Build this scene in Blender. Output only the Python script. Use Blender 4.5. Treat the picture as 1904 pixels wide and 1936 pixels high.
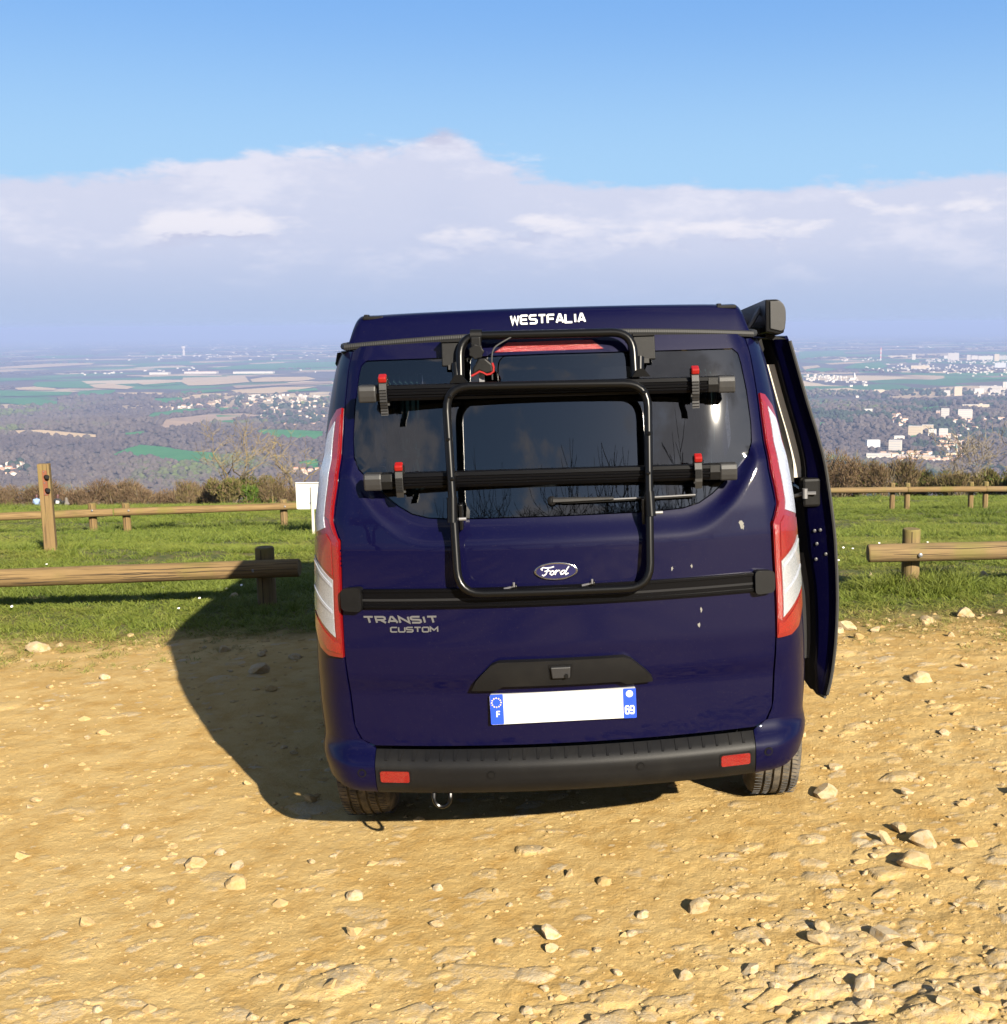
import bpy, bmesh, math, random
import numpy as np
from mathutils import Vector, Matrix
from mathutils.geometry import delaunay_2d_cdt

for o in list(bpy.data.objects):
    bpy.data.objects.remove(o)
SC = bpy.context.scene
COL = SC.collection
R = math.radians

# ------------------------------------------------------------------ camera
CAM_Z = 2.058
cam_d = bpy.data.cameras.new('camera')
cam = bpy.data.objects.new('camera', cam_d)
COL.objects.link(cam)
cam_d.sensor_fit = 'HORIZONTAL'
cam_d.sensor_width = 36.0
cam_d.lens = 36.0 * 2260 / 1904
cam_d.shift_x = (952 - 1200) / 1904          # the photograph is an off-centre crop
cam_d.clip_start = 0.05
cam_d.clip_end = 250000
PITCH = math.atan((968 - 613) / 2260)
ROLL = R(0.41)
f_ = Vector((0, math.cos(PITCH), -math.sin(PITCH)))
u0 = Vector((0, math.sin(PITCH), math.cos(PITCH)))
r0 = Vector((1, 0, 0))
r_ = r0 * math.cos(ROLL) - u0 * math.sin(ROLL)
u_ = u0 * math.cos(ROLL) + r0 * math.sin(ROLL)
m = Matrix((r_, u_, -f_)).transposed().to_4x4()
m.translation = Vector((0, 0, CAM_Z))
cam.matrix_world = m
SC.camera = cam

# ------------------------------------------------------------------ exposure, sky, sun
SC.view_settings.view_transform = 'Standard'
SC.view_settings.look = 'None'
SC.view_settings.gamma = 1.0
EXPO = 1.75
SC.view_settings.exposure = EXPO
SC.render.resolution_x = 1007
SC.render.resolution_y = 1024

SUN_EL = R(26.4)
SUN_DIR = Vector((0.517 * math.cos(SUN_EL), -0.856 * math.cos(SUN_EL), math.sin(SUN_EL))).normalized()
sun_d = bpy.data.lights.new('sun', 'SUN')
sun_d.energy = 5.0
sun_d.angle = R(0.5)
sun_d.color = (1.0, 0.90, 0.74)
sun = bpy.data.objects.new('sun', sun_d)
COL.objects.link(sun)
sun.rotation_euler = (-SUN_DIR).to_track_quat('-Z', 'Y').to_euler()
sun.location = (20, -40, 40)

world = bpy.data.worlds.new('World')
SC.world = world
world.use_nodes = True


class NT:
    """small helper to write node trees"""
    def __init__(self, tree):
        self.t = tree
        self.n = tree.nodes
        self.l = tree.links

    def add(self, typ, ins=None, **props):
        nd = self.n.new(typ)
        for k, v in props.items():
            setattr(nd, k, v)
        if ins:
            for k, v in ins.items():
                self.put(nd.inputs[k], v)
        return nd

    def put(self, sock, v):
        if hasattr(v, 'is_output') or isinstance(v, bpy.types.NodeSocket):
            self.l.new(v, sock)
        else:
            if isinstance(v, (tuple, list)) and len(v) == 3 and sock.type == 'RGBA':
                v = (*v, 1.0)
            sock.default_value = v

    def math(self, op, a, b=None, c=None, clamp=False):
        nd = self.n.new('ShaderNodeMath')
        nd.operation = op
        nd.use_clamp = clamp
        self.put(nd.inputs[0], a)
        if b is not None:
            self.put(nd.inputs[1], b)
        if c is not None:
            self.put(nd.inputs[2], c)
        return nd.outputs[0]

    def mapr(self, v, a, b, c=0.0, d=1.0, smooth=True):
        nd = self.n.new('ShaderNodeMapRange')
        if smooth:
            nd.interpolation_type = 'SMOOTHSTEP'
        for i, x in enumerate((v, a, b, c, d)):
            self.put(nd.inputs[i], x)
        return nd.outputs[0]

    def mix(self, f, a, b, blend='MIX'):
        nd = self.n.new('ShaderNodeMix')
        nd.data_type = 'RGBA'
        nd.blend_type = blend
        self.put(nd.inputs[0], f)
        self.put(nd.inputs[6], a)
        self.put(nd.inputs[7], b)
        return nd.outputs[2]

    def noise(self, vec, scale, detail=4.0, rough=0.55, dist=0.0, dim='3D'):
        nd = self.n.new('ShaderNodeTexNoise')
        nd.noise_dimensions = dim
        if vec is not None:
            self.l.new(vec, nd.inputs['Vector'])
        nd.inputs['Scale'].default_value = scale
        nd.inputs['Detail'].default_value = detail
        nd.inputs['Roughness'].default_value = rough
        nd.inputs['Distortion'].default_value = dist
        return nd.outputs[0]

    def comb(self, x, y, z):
        nd = self.n.new('ShaderNodeCombineXYZ')
        for i, v in enumerate((x, y, z)):
            self.put(nd.inputs[i], v)
        return nd.outputs[0]

    def ramp(self, f, stops, interp='LINEAR'):
        nd = self.n.new('ShaderNodeValToRGB')
        nd.color_ramp.interpolation = interp
        els = nd.color_ramp.elements
        while len(els) < len(stops):
            els.new(0.5)
        for e, (p, c) in zip(els, stops):
            e.position = p
            e.color = (*c, 1.0)
        self.put(nd.inputs[0], f)
        return nd.outputs[0]


def build_world():
    w = NT(world.node_tree)
    w.n.clear()
    out = w.add('ShaderNodeOutputWorld')
    bg = w.add('ShaderNodeBackground')
    bg.inputs['Strength'].default_value = SKY_STRENGTH
    w.l.new(bg.outputs[0], out.inputs[0])
    sky = w.add('ShaderNodeTexSky')
    sky.sky_type = 'NISHITA'
    sky.sun_disc = False
    sky.sun_elevation = SUN_EL
    sky.sun_rotation = SUN_ROT
    sky.altitude = 500
    sky.air_density = 1.0
    sky.dust_density = 0.6
    sky.ozone_density = 2.2
    tc = w.add('ShaderNodeTexCoord')
    sep = w.add('ShaderNodeSeparateXYZ', {0: tc.outputs['Generated']})
    x, y, z = sep.outputs
    el = w.math('ARCSINE', z)
    az = w.math('ARCTAN2', x, y)
    # cloud bank lying along the horizon
    v1 = w.comb(w.math('MULTIPLY', az, 1.0), w.math('MULTIPLY', el, 2.6), 3.7)
    big = w.noise(w.comb(az, 0.0, 1.3), 2.6, 2.0, 0.5)
    def hump(c, wd, a):
        d_ = w.math('DIVIDE', w.math('SUBTRACT', az, c), wd)
        return w.math('MULTIPLY', w.math('EXPONENT', w.math('MULTIPLY', w.math('MULTIPLY', d_, d_), -1.0)), a)
    edge = w.math('ADD', w.math('MULTIPLY', w.math('SUBTRACT', big, 0.5), 0.03), 0.106)
    edge = w.math('ADD', edge, w.math('ADD', w.math('ADD', hump(-0.20, 0.17, 0.030), hump(-0.150, 0.030, 0.020)), w.math('ADD', hump(0.30, 0.12, 0.018), hump(-0.55, 0.09, 0.014))))
    puff = w.noise(v1, 9.0, 8.0, 0.60)
    fine = w.noise(v1, 26.0, 6.0, 0.62)
    e2 = w.math('ADD', edge, w.math('ADD', w.math('MULTIPLY', w.math('SUBTRACT', puff, 0.5), 0.060), w.math('MULTIPLY', w.math('SUBTRACT', fine, 0.5), 0.022)))
    mask = w.mapr(w.math('SUBTRACT', e2, el), -0.003, 0.010)
    # brighter puffs inside the bank
    lump = w.mapr(w.math('ADD', puff, w.math('MULTIPLY', w.math('SUBTRACT', fine, 0.5), 0.45)), 0.46, 0.72)
    top = w.mapr(w.math('SUBTRACT', e2, el), 0.0, 0.10, 1.0, 0.0)
    lit = w.math('MULTIPLY', w.math('ADD', w.math('MULTIPLY', lump, 0.75), w.math('MULTIPLY', top, 0.40)), w.mapr(el, 0.015, 0.07), clamp=True)
    hazec = w.mix(w.mapr(el, 0.0, 0.075), CL_HOR, CL_LOW)
    cl = w.mix(lit, hazec, CL_TOP)
    # separate cumulus puffs with lit tops and shaded flat bases
    def puffn(de):
        v = w.comb(w.math('ADD', az, 2.35), w.math('MULTIPLY', w.math('ADD', el, de), 2.9), 7.1)
        return w.noise(v, 7.0, 9.0, 0.58)
    pa, pb = puffn(0.0), puffn(0.014)
    band = w.math('MULTIPLY', w.mapr(el, 0.050, 0.080), w.mapr(w.math('SUBTRACT', e2, el), -0.010, 0.002))
    pm = w.math('MULTIPLY', w.mapr(pa, 0.525, 0.635), band)
    pl_ = w.mapr(w.math('SUBTRACT', pa, pb), -0.03, 0.03)
    pc = w.mix(pl_, CL_SHD, CL_PUFF)
    skyc = w.mix(1.0, sky.outputs[0], SKY_TINT, 'MULTIPLY')
    midsky = w.mix(w.mapr(el, 0.46, 0.24, 0.0, 0.88), skyc, SKY_MID)
    lowsky = w.mix(w.mapr(el, 0.27, 0.10, 0.0, 0.95), midsky, SKY_LOW)
    c0 = w.mix(w.math('MULTIPLY', mask, 0.94), lowsky, cl)
    c1 = w.mix(w.math('MULTIPLY', pm, 0.85), c0, pc)
    # fair-weather cumulus higher up
    zc = w.math('ADD', w.math('MAXIMUM', z, 0.0), 0.10)
    v2 = w.comb(w.math('DIVIDE', x, zc), w.math('DIVIDE', y, zc), 5.2)
    cu = w.noise(v2, 1.7, 9.0, 0.58)
    cum = w.math('MULTIPLY', w.mapr(cu, 0.525, 0.60), w.mapr(el, 0.27, 0.36))
    cuc = w.mix(w.mapr(cu, 0.58, 0.75), CL_PUFF, CL_CUM)
    c2 = w.mix(w.math('MULTIPLY', cum, 0.9), c1, cuc)
    # below the horizon (never seen directly): the colour of distant ground haze
    c3 = w.mix(w.mapr(el, -0.02, -0.002), CL_HOR, c2)
    w.l.new(c3, bg.inputs['Color'])


SKY_STRENGTH = 0.05
SUN_ROT = math.atan2(0.517, -0.856)
K = 1.0 / (SKY_STRENGTH * 2 ** EXPO)
def sc(c, k=K): return tuple(a * k for a in c)
CL_PUFF = sc((0.90, 0.88, 0.95))
CL_SHD = sc((0.56, 0.58, 0.76))
CL_CUM = sc((0.55, 0.56, 0.66))
CL_TOP = sc((0.80, 0.80, 0.92))
CL_LOW = sc((0.60, 0.645, 0.83))
CL_HOR = sc((0.46, 0.555, 0.78))
SKY_LOW = sc((0.41, 0.67, 0.95))
SKY_MID = sc((0.19, 0.43, 0.87))
SKY_TINT = (1.0, 1.0, 1.0)
build_world()

# ------------------------------------------------------------------ materials
ALB = 0.73          # all base colours are scaled to the exposure
MATS = {}
def mat(name, base=(0.5, 0.5, 0.5), rough=0.6, metal=0.0, coat=0.0, spec=0.5, fn=None, **ins):
    if name in MATS:
        return MATS[name]
    m = bpy.data.materials.new(name)
    m.use_nodes = True
    t = NT(m.node_tree)
    b = next(n for n in t.n if n.type == 'BSDF_PRINCIPLED')
    b.inputs['Base Color'].default_value = (*base, 1)
    b.inputs['Roughness'].default_value = rough
    b.inputs['Metallic'].default_value = metal
    b.inputs['Coat Weight'].default_value = coat
    b.inputs['Coat Roughness'].default_value = 0.03
    b.inputs['Specular IOR Level'].default_value = spec
    for k, v in ins.items():
        b.inputs[k].default_value = v
    if fn:
        fn(t, b)
    bc = b.inputs['Base Color']
    if bc.is_linked:
        srcs = bc.links[0].from_socket
        t.l.new(t.mix(1.0, srcs, (ALB, ALB, ALB), 'MULTIPLY'), bc)
    else:
        bc.default_value = tuple(a * ALB for a in bc.default_value[:3]) + (1.0,)
    MATS[name] = m
    return m

def bump(t, b, h, dist=0.01, strength=1.0):
    bn = t.add('ShaderNodeBump', {'Height': h})
    bn.inputs['Distance'].default_value = dist
    bn.inputs['Strength'].default_value = strength
    t.l.new(bn.outputs[0], b.inputs['Normal'])

def oco(t): return t.add('ShaderNodeTexCoord').outputs['Object']
def geo(t): return t.add('ShaderNodeNewGeometry').outputs['Position']
def attr(t, n): return t.add('ShaderNodeAttribute', attribute_name=n)
def orand(t): return t.add('ShaderNodeObjectInfo').outputs['Random']
def scalev(t, v, s): return t.add('ShaderNodeMapping', {'Vector': v, 'Scale': s}).outputs[0]

# ------------------------------------------------------------------ mesh helpers
def link(o, parent=None):
    COL.objects.link(o)
    if parent is not None:
        o.parent = parent
    return o

def np_mesh(name, V, F, material=None, parent=None, smooth=False, attrs=None):
    """V (n,3), F (m,3|4) int array, or list of index lists"""
    me = bpy.data.meshes.new(name)
    V = np.asarray(V, dtype=np.float32)
    if isinstance(F, np.ndarray):
        k = F.shape[1]
        me.vertices.add(len(V))
        me.vertices.foreach_set('co', V.ravel())
        me.loops.add(F.size)
        me.loops.foreach_set('vertex_index', F.astype(np.int32).ravel())
        me.polygons.add(len(F))
        me.polygons.foreach_set('loop_start', np.arange(0, F.size, k, dtype=np.int32))
        me.update(calc_edges=True)
    else:
        me.from_pydata([tuple(map(float, v)) for v in V], [], F)
        me.update()
    me.polygons.foreach_set('use_smooth', np.full(len(me.polygons), bool(smooth)))
    if attrs:
        for an, (typ, data) in attrs.items():
            a = me.attributes.new(an, typ, 'POINT')
            a.data.foreach_set('value' if typ == 'FLOAT' else 'vector', np.asarray(data, dtype=np.float32).ravel())
    if material is not None:
        me.materials.append(material)
    o = bpy.data.objects.new(name, me)
    link(o, parent)
    return o

def empty(name, loc=(0, 0, 0), rot=None):
    o = bpy.data.objects.new(name, None)
    o.empty_display_size = 0.2
    o.location = loc
    if rot is not None:
        o.rotation_euler = rot
    return link(o)

def tag(o, label=None, cat=None, group=None, kind=None):
    if label: o['label'] = label
    if cat: o['category'] = cat
    if group: o['group'] = group
    if kind: o['kind'] = kind
    return o

def copy_tree(o, parent=None):
    c = o.copy()
    COL.objects.link(c)
    if parent is not None:
        c.parent = parent
    for ch in list(o.children):
        copy_tree(ch, c)
    return c

class MB:
    """collects shapes, builds one mesh object"""
    def __init__(self):
        self.v = []
        self.f = []

    def add(self, V, F):
        n = len(self.v)
        self.v += [tuple(map(float, p)) for p in V]
        self.f += [[i + n for i in f] for f in F]
        return self

    def box(self, c, s, M=None, taper=1.0):
        hx, hy, hz = s[0] / 2, s[1] / 2, s[2] / 2
        P = []
        for z, k in ((-hz, 1.0), (hz, taper)):
            for x, y in ((-hx, -hy), (hx, -hy), (hx, hy), (-hx, hy)):
                P.append(Vector((x * k, y * k, z)))
        if M is not None:
            P = [M @ p for p in P]
        P = [p + Vector(c) for p in P]
        return self.add(P, [[3, 2, 1, 0], [4, 5, 6, 7], [0, 1, 5, 4], [1, 2, 6, 5], [2, 3, 7, 6], [3, 0, 4, 7]])

    def tube(self, path, r, sides=10, caps=True, squash=None):
        path = [Vector(p) for p in path]
        n = len(path)
        rs = r if isinstance(r, (list, tuple)) else [r] * n
        T = []
        for i in range(n):
            d = path[min(i + 1, n - 1)] - path[max(i - 1, 0)]
            T.append(d.normalized() if d.length > 1e-9 else Vector((0, 0, 1)))
        ref = Vector((0, 0, 1)) if abs(T[0].z) < 0.9 else Vector((0, 1, 0))
        N = (ref - T[0] * ref.dot(T[0])).normalized()
        V = []
        F = []
        for i in range(n):
            N = (N - T[i] * N.dot(T[i]))
            N = N.normalized() if N.length > 1e-6 else Vector((1, 0, 0))
            B = T[i].cross(N)
            for k in range(sides):
                a = 2 * math.pi * k / sides
                ca, sa = math.cos(a), math.sin(a)
                if squash:
                    ca *= squash
                V.append(path[i] + (N * ca + B * sa) * rs[i])
        for i in range(n - 1):
            for k in range(sides):
                a, b = i * sides + k, i * sides + (k + 1) % sides
                F.append([a, b, b + sides, a + sides])
        if caps:
            F.append(list(range(sides))[::-1])
            F.append([(n - 1) * sides + k for k in range(sides)])
        return self.add(V, F)

    def lathe(self, prof, M, sides=24, close=False):
        """prof [(r, h)] around local z, M a 4x4"""
        V = []
        F = []
        n = len(prof)
        for r, h in prof:
            for k in range(sides):
                a = 2 * math.pi * k / sides
                V.append(M @ Vector((r * math.cos(a), r * math.sin(a), h)))
        for i in range(n - 1 + (1 if close else 0)):
            j = (i + 1) % n
            for k in range(sides):
                kk = (k + 1) % sides
                F.append([i * sides + k, i * sides + kk, j * sides + kk, j * sides + k])
        if not close:
            if prof[0][0] > 1e-5:
                F.append(list(range(sides))[::-1])
            if prof[-1][0] > 1e-5:
                F.append([(n - 1) * sides + k for k in range(sides)])
        return self.add(V, F)

    def prism(self, poly, fn, d0, d1):
        """poly 2-D outline, fn(u, v, d) -> point; extruded from depth d0 to d1"""
        n = len(poly)
        V = [fn(u, v, d0) for u, v in poly] + [fn(u, v, d1) for u, v in poly]
        F = [list(range(n))[::-1], list(range(n, 2 * n))]
        for i in range(n):
            j = (i + 1) % n
            F.append([i, j, n + j, n + i])
        return self.add(V, F)

    def build(self, name, material, parent=None, smooth=False, bevel=0.0, seg=2):
        me = bpy.data.meshes.new(name)
        me.from_pydata(self.v, [], self.f)
        me.update()
        bm = bmesh.new()
        bm.from_mesh(me)
        bmesh.ops.recalc_face_normals(bm, faces=bm.faces)
        if bevel > 0:
            eds = [e for e in bm.edges if e.is_manifold and len(e.link_faces) == 2 and e.calc_face_angle() > R(35)]
            bmesh.ops.bevel(bm, geom=eds, offset=bevel, segments=seg, profile=0.5, affect='EDGES', clamp_overlap=True)
        bm.to_mesh(me)
        bm.free()
        me.materials.append(material)
        if smooth:
            me.polygons.foreach_set('use_smooth', [True] * len(me.polygons))
            try:
                me.set_sharp_from_angle(angle=R(40))
            except Exception:
                pass
        return link(bpy.data.objects.new(name, me), parent)

def inside(poly, P):
    """vectorised point in polygon"""
    poly = np.asarray(poly, float)
    x, y = P[:, 0], P[:, 1]
    c = np.zeros(len(P), bool)
    j = len(poly) - 1
    for i in range(len(poly)):
        xi, yi = poly[i]
        xj, yj = poly[j]
        with np.errstate(divide='ignore', invalid='ignore'):
            t = ((yi > y) != (yj > y)) & (x < (xj - xi) * (y - yi) / (yj - yi + 1e-30) + xi)
        c ^= t
        j = i
    return c

def densify(poly, step):
    out = []
    n = len(poly)
    for i in range(n):
        a = np.array(poly[i], float)
        b = np.array(poly[(i + 1) % n], float)
        k = max(1, int(math.ceil(np.linalg.norm(b - a) / step)))
        for t in range(k):
            out.append(a + (b - a) * t / k)
    return np.array(out)

def round_poly(poly, r, k=5):
    """round every corner of a closed polygon"""
    out = []
    n = len(poly)
    for i in range(n):
        p0, p1, p2 = (np.array(poly[(i + d) % n], float) for d in (-1, 0, 1))
        a, b = p0 - p1, p2 - p1
        la, lb = np.linalg.norm(a), np.linalg.norm(b)
        rr = min(r, la * 0.45, lb * 0.45)
        A, B = p1 + a / la * rr, p1 + b / lb * rr
        for t in np.linspace(0, 1, k + 1):
            out.append((1 - t) ** 2 * A + 2 * t * (1 - t) * p1 + t ** 2 * B)
    return [tuple(p) for p in out]

def triangulate(outline, holes, step):
    loops = [densify(outline, step)] + [densify(h, step) for h in holes]
    pts = np.concatenate(loops)
    edges = []
    s = 0
    for l in loops:
        n = len(l)
        edges += [(s + i, s + (i + 1) % n) for i in range(n)]
        s += n
    lo, hi = pts.min(0), pts.max(0)
    gx, gy = np.meshgrid(np.arange(lo[0] + step * 0.6, hi[0], step), np.arange(lo[1] + step * 0.6, hi[1], step))
    G = np.stack([gx.ravel(), gy.ravel()], 1)
    if len(G):
        ok = inside(outline, G)
        for h in holes:
            ok &= ~inside(h, G)
        G = G[ok]
        if len(G):
            keep = np.ones(len(G), bool)
            for i in range(0, len(G), 2000):
                d = ((G[i:i + 2000, None, :] - pts[None]) ** 2).sum(2).min(1)
                keep[i:i + 2000] = d > (step * 0.45) ** 2
            G = G[keep]
    allp = np.concatenate([pts, G]) if len(G) else pts
    v, e, f, *_ = delaunay_2d_cdt([Vector(p) for p in allp], edges, [], 0, 1e-6)
    v = np.array([tuple(p) for p in v])
    f = np.array([t for t in f if len(t) == 3], int)
    c = v[f].mean(1)
    ok = inside(outline, c)
    for h in holes:
        ok &= ~inside(h, c)
    f = f[ok]
    a = v[f]
    area = (a[:, 1, 0] - a[:, 0, 0]) * (a[:, 2, 1] - a[:, 0, 1]) - (a[:, 1, 1] - a[:, 0, 1]) * (a[:, 2, 0] - a[:, 0, 0])
    f[area < 0] = f[area < 0][:, ::-1]
    return v, f[np.abs(area) > 1e-12]

def sheet(name, outline, fn, material, parent=None, holes=(), step=0.05, thick=0.0, off=0.0, smooth=True):
    """panel with real edges: fn(u, v, offset) vectorised -> (n,3)"""
    v, f = triangulate(outline, list(holes), step)
    P = fn(v[:, 0], v[:, 1], off)
    F = f.tolist()
    if thick > 0:
        n = len(P)
        P = np.concatenate([P, fn(v[:, 0], v[:, 1], off - thick)])
        from collections import Counter
        cnt = Counter()
        for t in f:
            for i in range(3):
                cnt[(t[i], t[(i + 1) % 3])] += 1
        F += [[a + n, c + n, b + n] for a, b, c in f.tolist()]
        for (a, b), k in list(cnt.items()):
            if cnt.get((b, a), 0) == 0:
                F.append([b, a, a + n, b + n])
    me = bpy.data.meshes.new(name)
    me.from_pydata([tuple(map(float, p)) for p in P], [], F)
    me.update()
    if smooth:
        me.polygons.foreach_set('use_smooth', [True] * len(me.polygons))
        try:
            me.set_sharp_from_angle(angle=R(38))
        except Exception:
            pass
    me.materials.append(material)
    return link(bpy.data.objects.new(name, me), parent)

# ------------------------------------------------------------------ numpy noise
_rng = np.random.RandomState(11)
_G = _rng.rand(512, 512).astype(np.float64)
def vnoise(x, y, seed=0):
    x = np.asarray(x, float) + seed * 37.31
    y = np.asarray(y, float) + seed * 91.77
    xi = np.floor(x).astype(int)
    yi = np.floor(y).astype(int)
    fx, fy = x - xi, y - yi
    fx = fx * fx * (3 - 2 * fx)
    fy = fy * fy * (3 - 2 * fy)
    a = _G[yi % 512, xi % 512]
    b = _G[yi % 512, (xi + 1) % 512]
    c = _G[(yi + 1) % 512, xi % 512]
    d = _G[(yi + 1) % 512, (xi + 1) % 512]
    return (a * (1 - fx) + b * fx) * (1 - fy) + (c * (1 - fx) + d * fx) * fy

def fbm(x, y, oct=4, seed=0, gain=0.5):
    s, a, t = 0.0, 1.0, 0.0
    for i in range(oct):
        s = s + a * (vnoise(x * 2 ** i, y * 2 ** i, seed + i * 3) - 0.5)
        t += a
        a *= gain
    return s / t
# ------------------------------------------------------------------ terrain
_PY = [-1e6, -40, 0, 7.0, 9.2, 12.3, 17.0, 19.5, 24.0, 45.0, 80.0, 95.0, 150.0, 400.0, 900.0, 1500.0, 2000.0, 2600.0, 1e7]
_PZ = [0.0, 0.0, 0.0, 0.0, -0.06, -0.25, -0.92, -1.26, -1.72, -4.62, -9.75, -12.6, -25.0, -85.0, -190.0, -262.0, -290.0, -300.0, -300.0]
def sstep(a, b, x):
    t = np.clip((np.asarray(x, float) - a) / (b - a), 0, 1)
    return t * t * (3 - 2 * t)

def H(x, y):
    """height of the ground at world x, y (arrays)"""
    x = np.asarray(x, float)
    y = np.asarray(y, float)
    r = np.hypot(x, y)
    z = np.interp(y, _PY, _PZ)
    near = 1 - sstep(60, 200, r)
    z = z + near * 0.025 * np.clip(x + 0.23, -5, 4) * (1 - sstep(8, 12.5, y))
    z = z + near * 0.004 * x * sstep(22, 60, y)
    z = z + near * 0.10 * fbm(x / 2.7, y / 2.7, 3, 5) * sstep(8.5, 13, y)
    far = sstep(1300, 2400, y)
    amp = 46 * (1 - sstep(4200, 7000, r)) + 9
    hill = fbm(x / 900.0, y / 900.0, 4, 2) * amp * far
    # wooded rise on the left, town basin on the right
    hill = hill + far * 34 * np.exp(-(((x + 1500) / 620) ** 2 + ((y - 3500) / 520) ** 2))
    hill = hill + far * 30 * np.exp(-(((x - 500) / 420) ** 2 + ((y - 3900) / 600) ** 2))
    z = z + hill - r * r / (2 * 7.4e6)
    return z

def Hs(x, y): return float(H(np.array([x]), np.array([y]))[0])
# ------------------------------------------------------------------ far landscape: world coordinates (m)
FIELDS = [
    ('green', [(-1236, 2819), (-1254, 2945), (-1252, 3018), (-1180, 2984), (-1069, 2880), (-995, 2830), (-948, 2682), (-988, 2657), (-1037, 2671), (-1121, 2756), (-1194, 2802)]),
    ('tan', [(-1735, 3267), (-1631, 3267), (-1557, 3238), (-1434, 3192), (-1417, 3147), (-1471, 3124), (-1489, 3111), (-1576, 3185), (-1699, 3198)]),
    ('green', [(-1068, 3403), (-876, 3362), (-811, 3108), (-917, 3182), (-1027, 3254)]),
    ('green', [(-755, 2682), (-724, 2734), (-681, 2567), (-744, 2625)]),
    ('green', [(-1506, 3577), (-1737, 4332), (-1732, 4582), (-1641, 4619), (-1589, 4253), (-1586, 4030), (-1464, 3527)]),
    ('brown', [(-1367, 3470), (-1538, 3985), (-1500, 4219), (-1410, 4297), (-1330, 4249), (-1325, 4034), (-1291, 3629), (-1291, 3407), (-1338, 3341)]),
    ('green', [(-1653, 4676), (-1531, 4629), (-1467, 4453), (-1556, 4476)]),
    ('green', [(-1462, 4185), (-1410, 4297), (-1372, 4180), (-1426, 4096)]),
    ('green', [(-1318, 3658), (-1322, 3953), (-1224, 3673), (-1262, 3545)]),
    ('tan', [(-2522, 6699), (-2754, 7349), (-2420, 7485), (-2127, 6651), (-2228, 6321), (-2319, 6257)]),
    ('tan', [(-2237, 7013), (-2238, 7297), (-1991, 7319), (-1853, 7006), (-1883, 6733), (-2112, 6651)]),
    ('green', [(-3258, 6510), (-3392, 6823), (-3209, 6963), (-2938, 6477), (-2735, 6087), (-2820, 6112), (-3126, 6283)]),
    ('tan', [(-3191, 6187), (-3154, 6321), (-2937, 6106), (-2850, 5904), (-3075, 5995)]),
    ('green', [(-3074, 5821), (-3134, 5934), (-2673, 5715), (-2565, 5448), (-2902, 5492)]),
    ('green', [(-2668, 5779), (-2531, 5868), (-2456, 5674), (-2400, 5409), (-2515, 5409)]),
    ('tan', [(-2938, 6477), (-2891, 6617), (-2566, 6168), (-2495, 5910), (-2726, 6087)]),
    ('tan', [(-2423, 5617), (-2298, 5622), (-2154, 5503), (-2050, 5225), (-2115, 5230), (-2283, 5404)]),
    ('tan', [(-2752, 6644), (-2636, 6949), (-2539, 6706), (-2621, 6418)]),
    ('green', [(-2634, 6379), (-2521, 6658), (-2456, 6497), (-2474, 6219)]),
    ('tan', [(-1936, 5762), (-1785, 6081), (-1606, 6100), (-1629, 5692), (-1629, 5515), (-1814, 5470)]),
    ('green', [(-1668, 5738), (-1577, 5952), (-1500, 5709), (-1606, 5611)]),
    ('tan', [(-1852, 4945), (-1861, 5183), (-1818, 5332), (-1840, 5498), (-1955, 5311), (-1914, 5073)]),
    ('green', [(-2137, 5668), (-2026, 5844), (-1917, 5703), (-1976, 5371), (-2017, 5349)]),
    ('green', [(-2031, 5057), (-1955, 5183), (-1837, 4885), (-1897, 4831)]),
    ('green', [(-1379, 3234), (-1346, 3274), (-1326, 3238), (-1354, 3185)]),
    ('green', [(-3195, 8973), (-3183, 10098), (-2641, 10680), (-2259, 9130), (-2640, 8792), (-3035, 8783)]),
    ('green', [(-3986, 7562), (-3572, 7531), (-3550, 7253), (-3706, 7027)]),
    ('green', [(-2776, 5252), (-2630, 5262), (-2385, 4981), (-2250, 4681), (-2483, 4831), (-2627, 4966)]),
    ('brown', [(-2088, 6244), (-1800, 6611), (-1685, 6712), (-1615, 6431), (-1874, 6225), (-1967, 5934)]),
    ('tan', [(-5113, 9715), (-5132, 10475), (-4850, 10833), (-4617, 10243), (-4728, 9528), (-4860, 9232)]),
    ('green', [(-7036, 14160), (-6639, 14364), (-6095, 13720), (-6044, 12986), (-6331, 12776)]),
    ('green', [(1120, 7892), (1306, 8237), (1359, 7989), (1186, 7523), (1082, 7570)]),
    ('green', [(1435, 8237), (1690, 9157), (1922, 9355), (1781, 8407), (1661, 8079), (1431, 8112)]),
    ('tan', [(1456, 9185), (1762, 9548), (1932, 9499), (1668, 9139), (1459, 8909)]),
    ('tan', [(1194, 8545), (1345, 8774), (1304, 8390), (1120, 7892)]),
    ('green', [(1837, 13362), (2353, 13526), (2020, 11469), (1720, 11079), (1421, 10327)]),
    ('green', [(2206, 9794), (2354, 9945), (2200, 9251), (2091, 9195)]),
    ('green', [(994, 4142), (1108, 4198), (1084, 4121), (996, 4009), (928, 3865)]),
    ('green', [(710, 3111), (764, 3147), (746, 3074), (707, 3071)]),
    ('green', [(534, 3442), (565, 3435), (545, 3372), (526, 3376)]),
    ('green', [(678, 4531), (731, 4508), (689, 4332), (654, 4341)]),
    ('green', [(1816, 6510), (2060, 6638), (1996, 6431), (1791, 6302)]),
]
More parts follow.
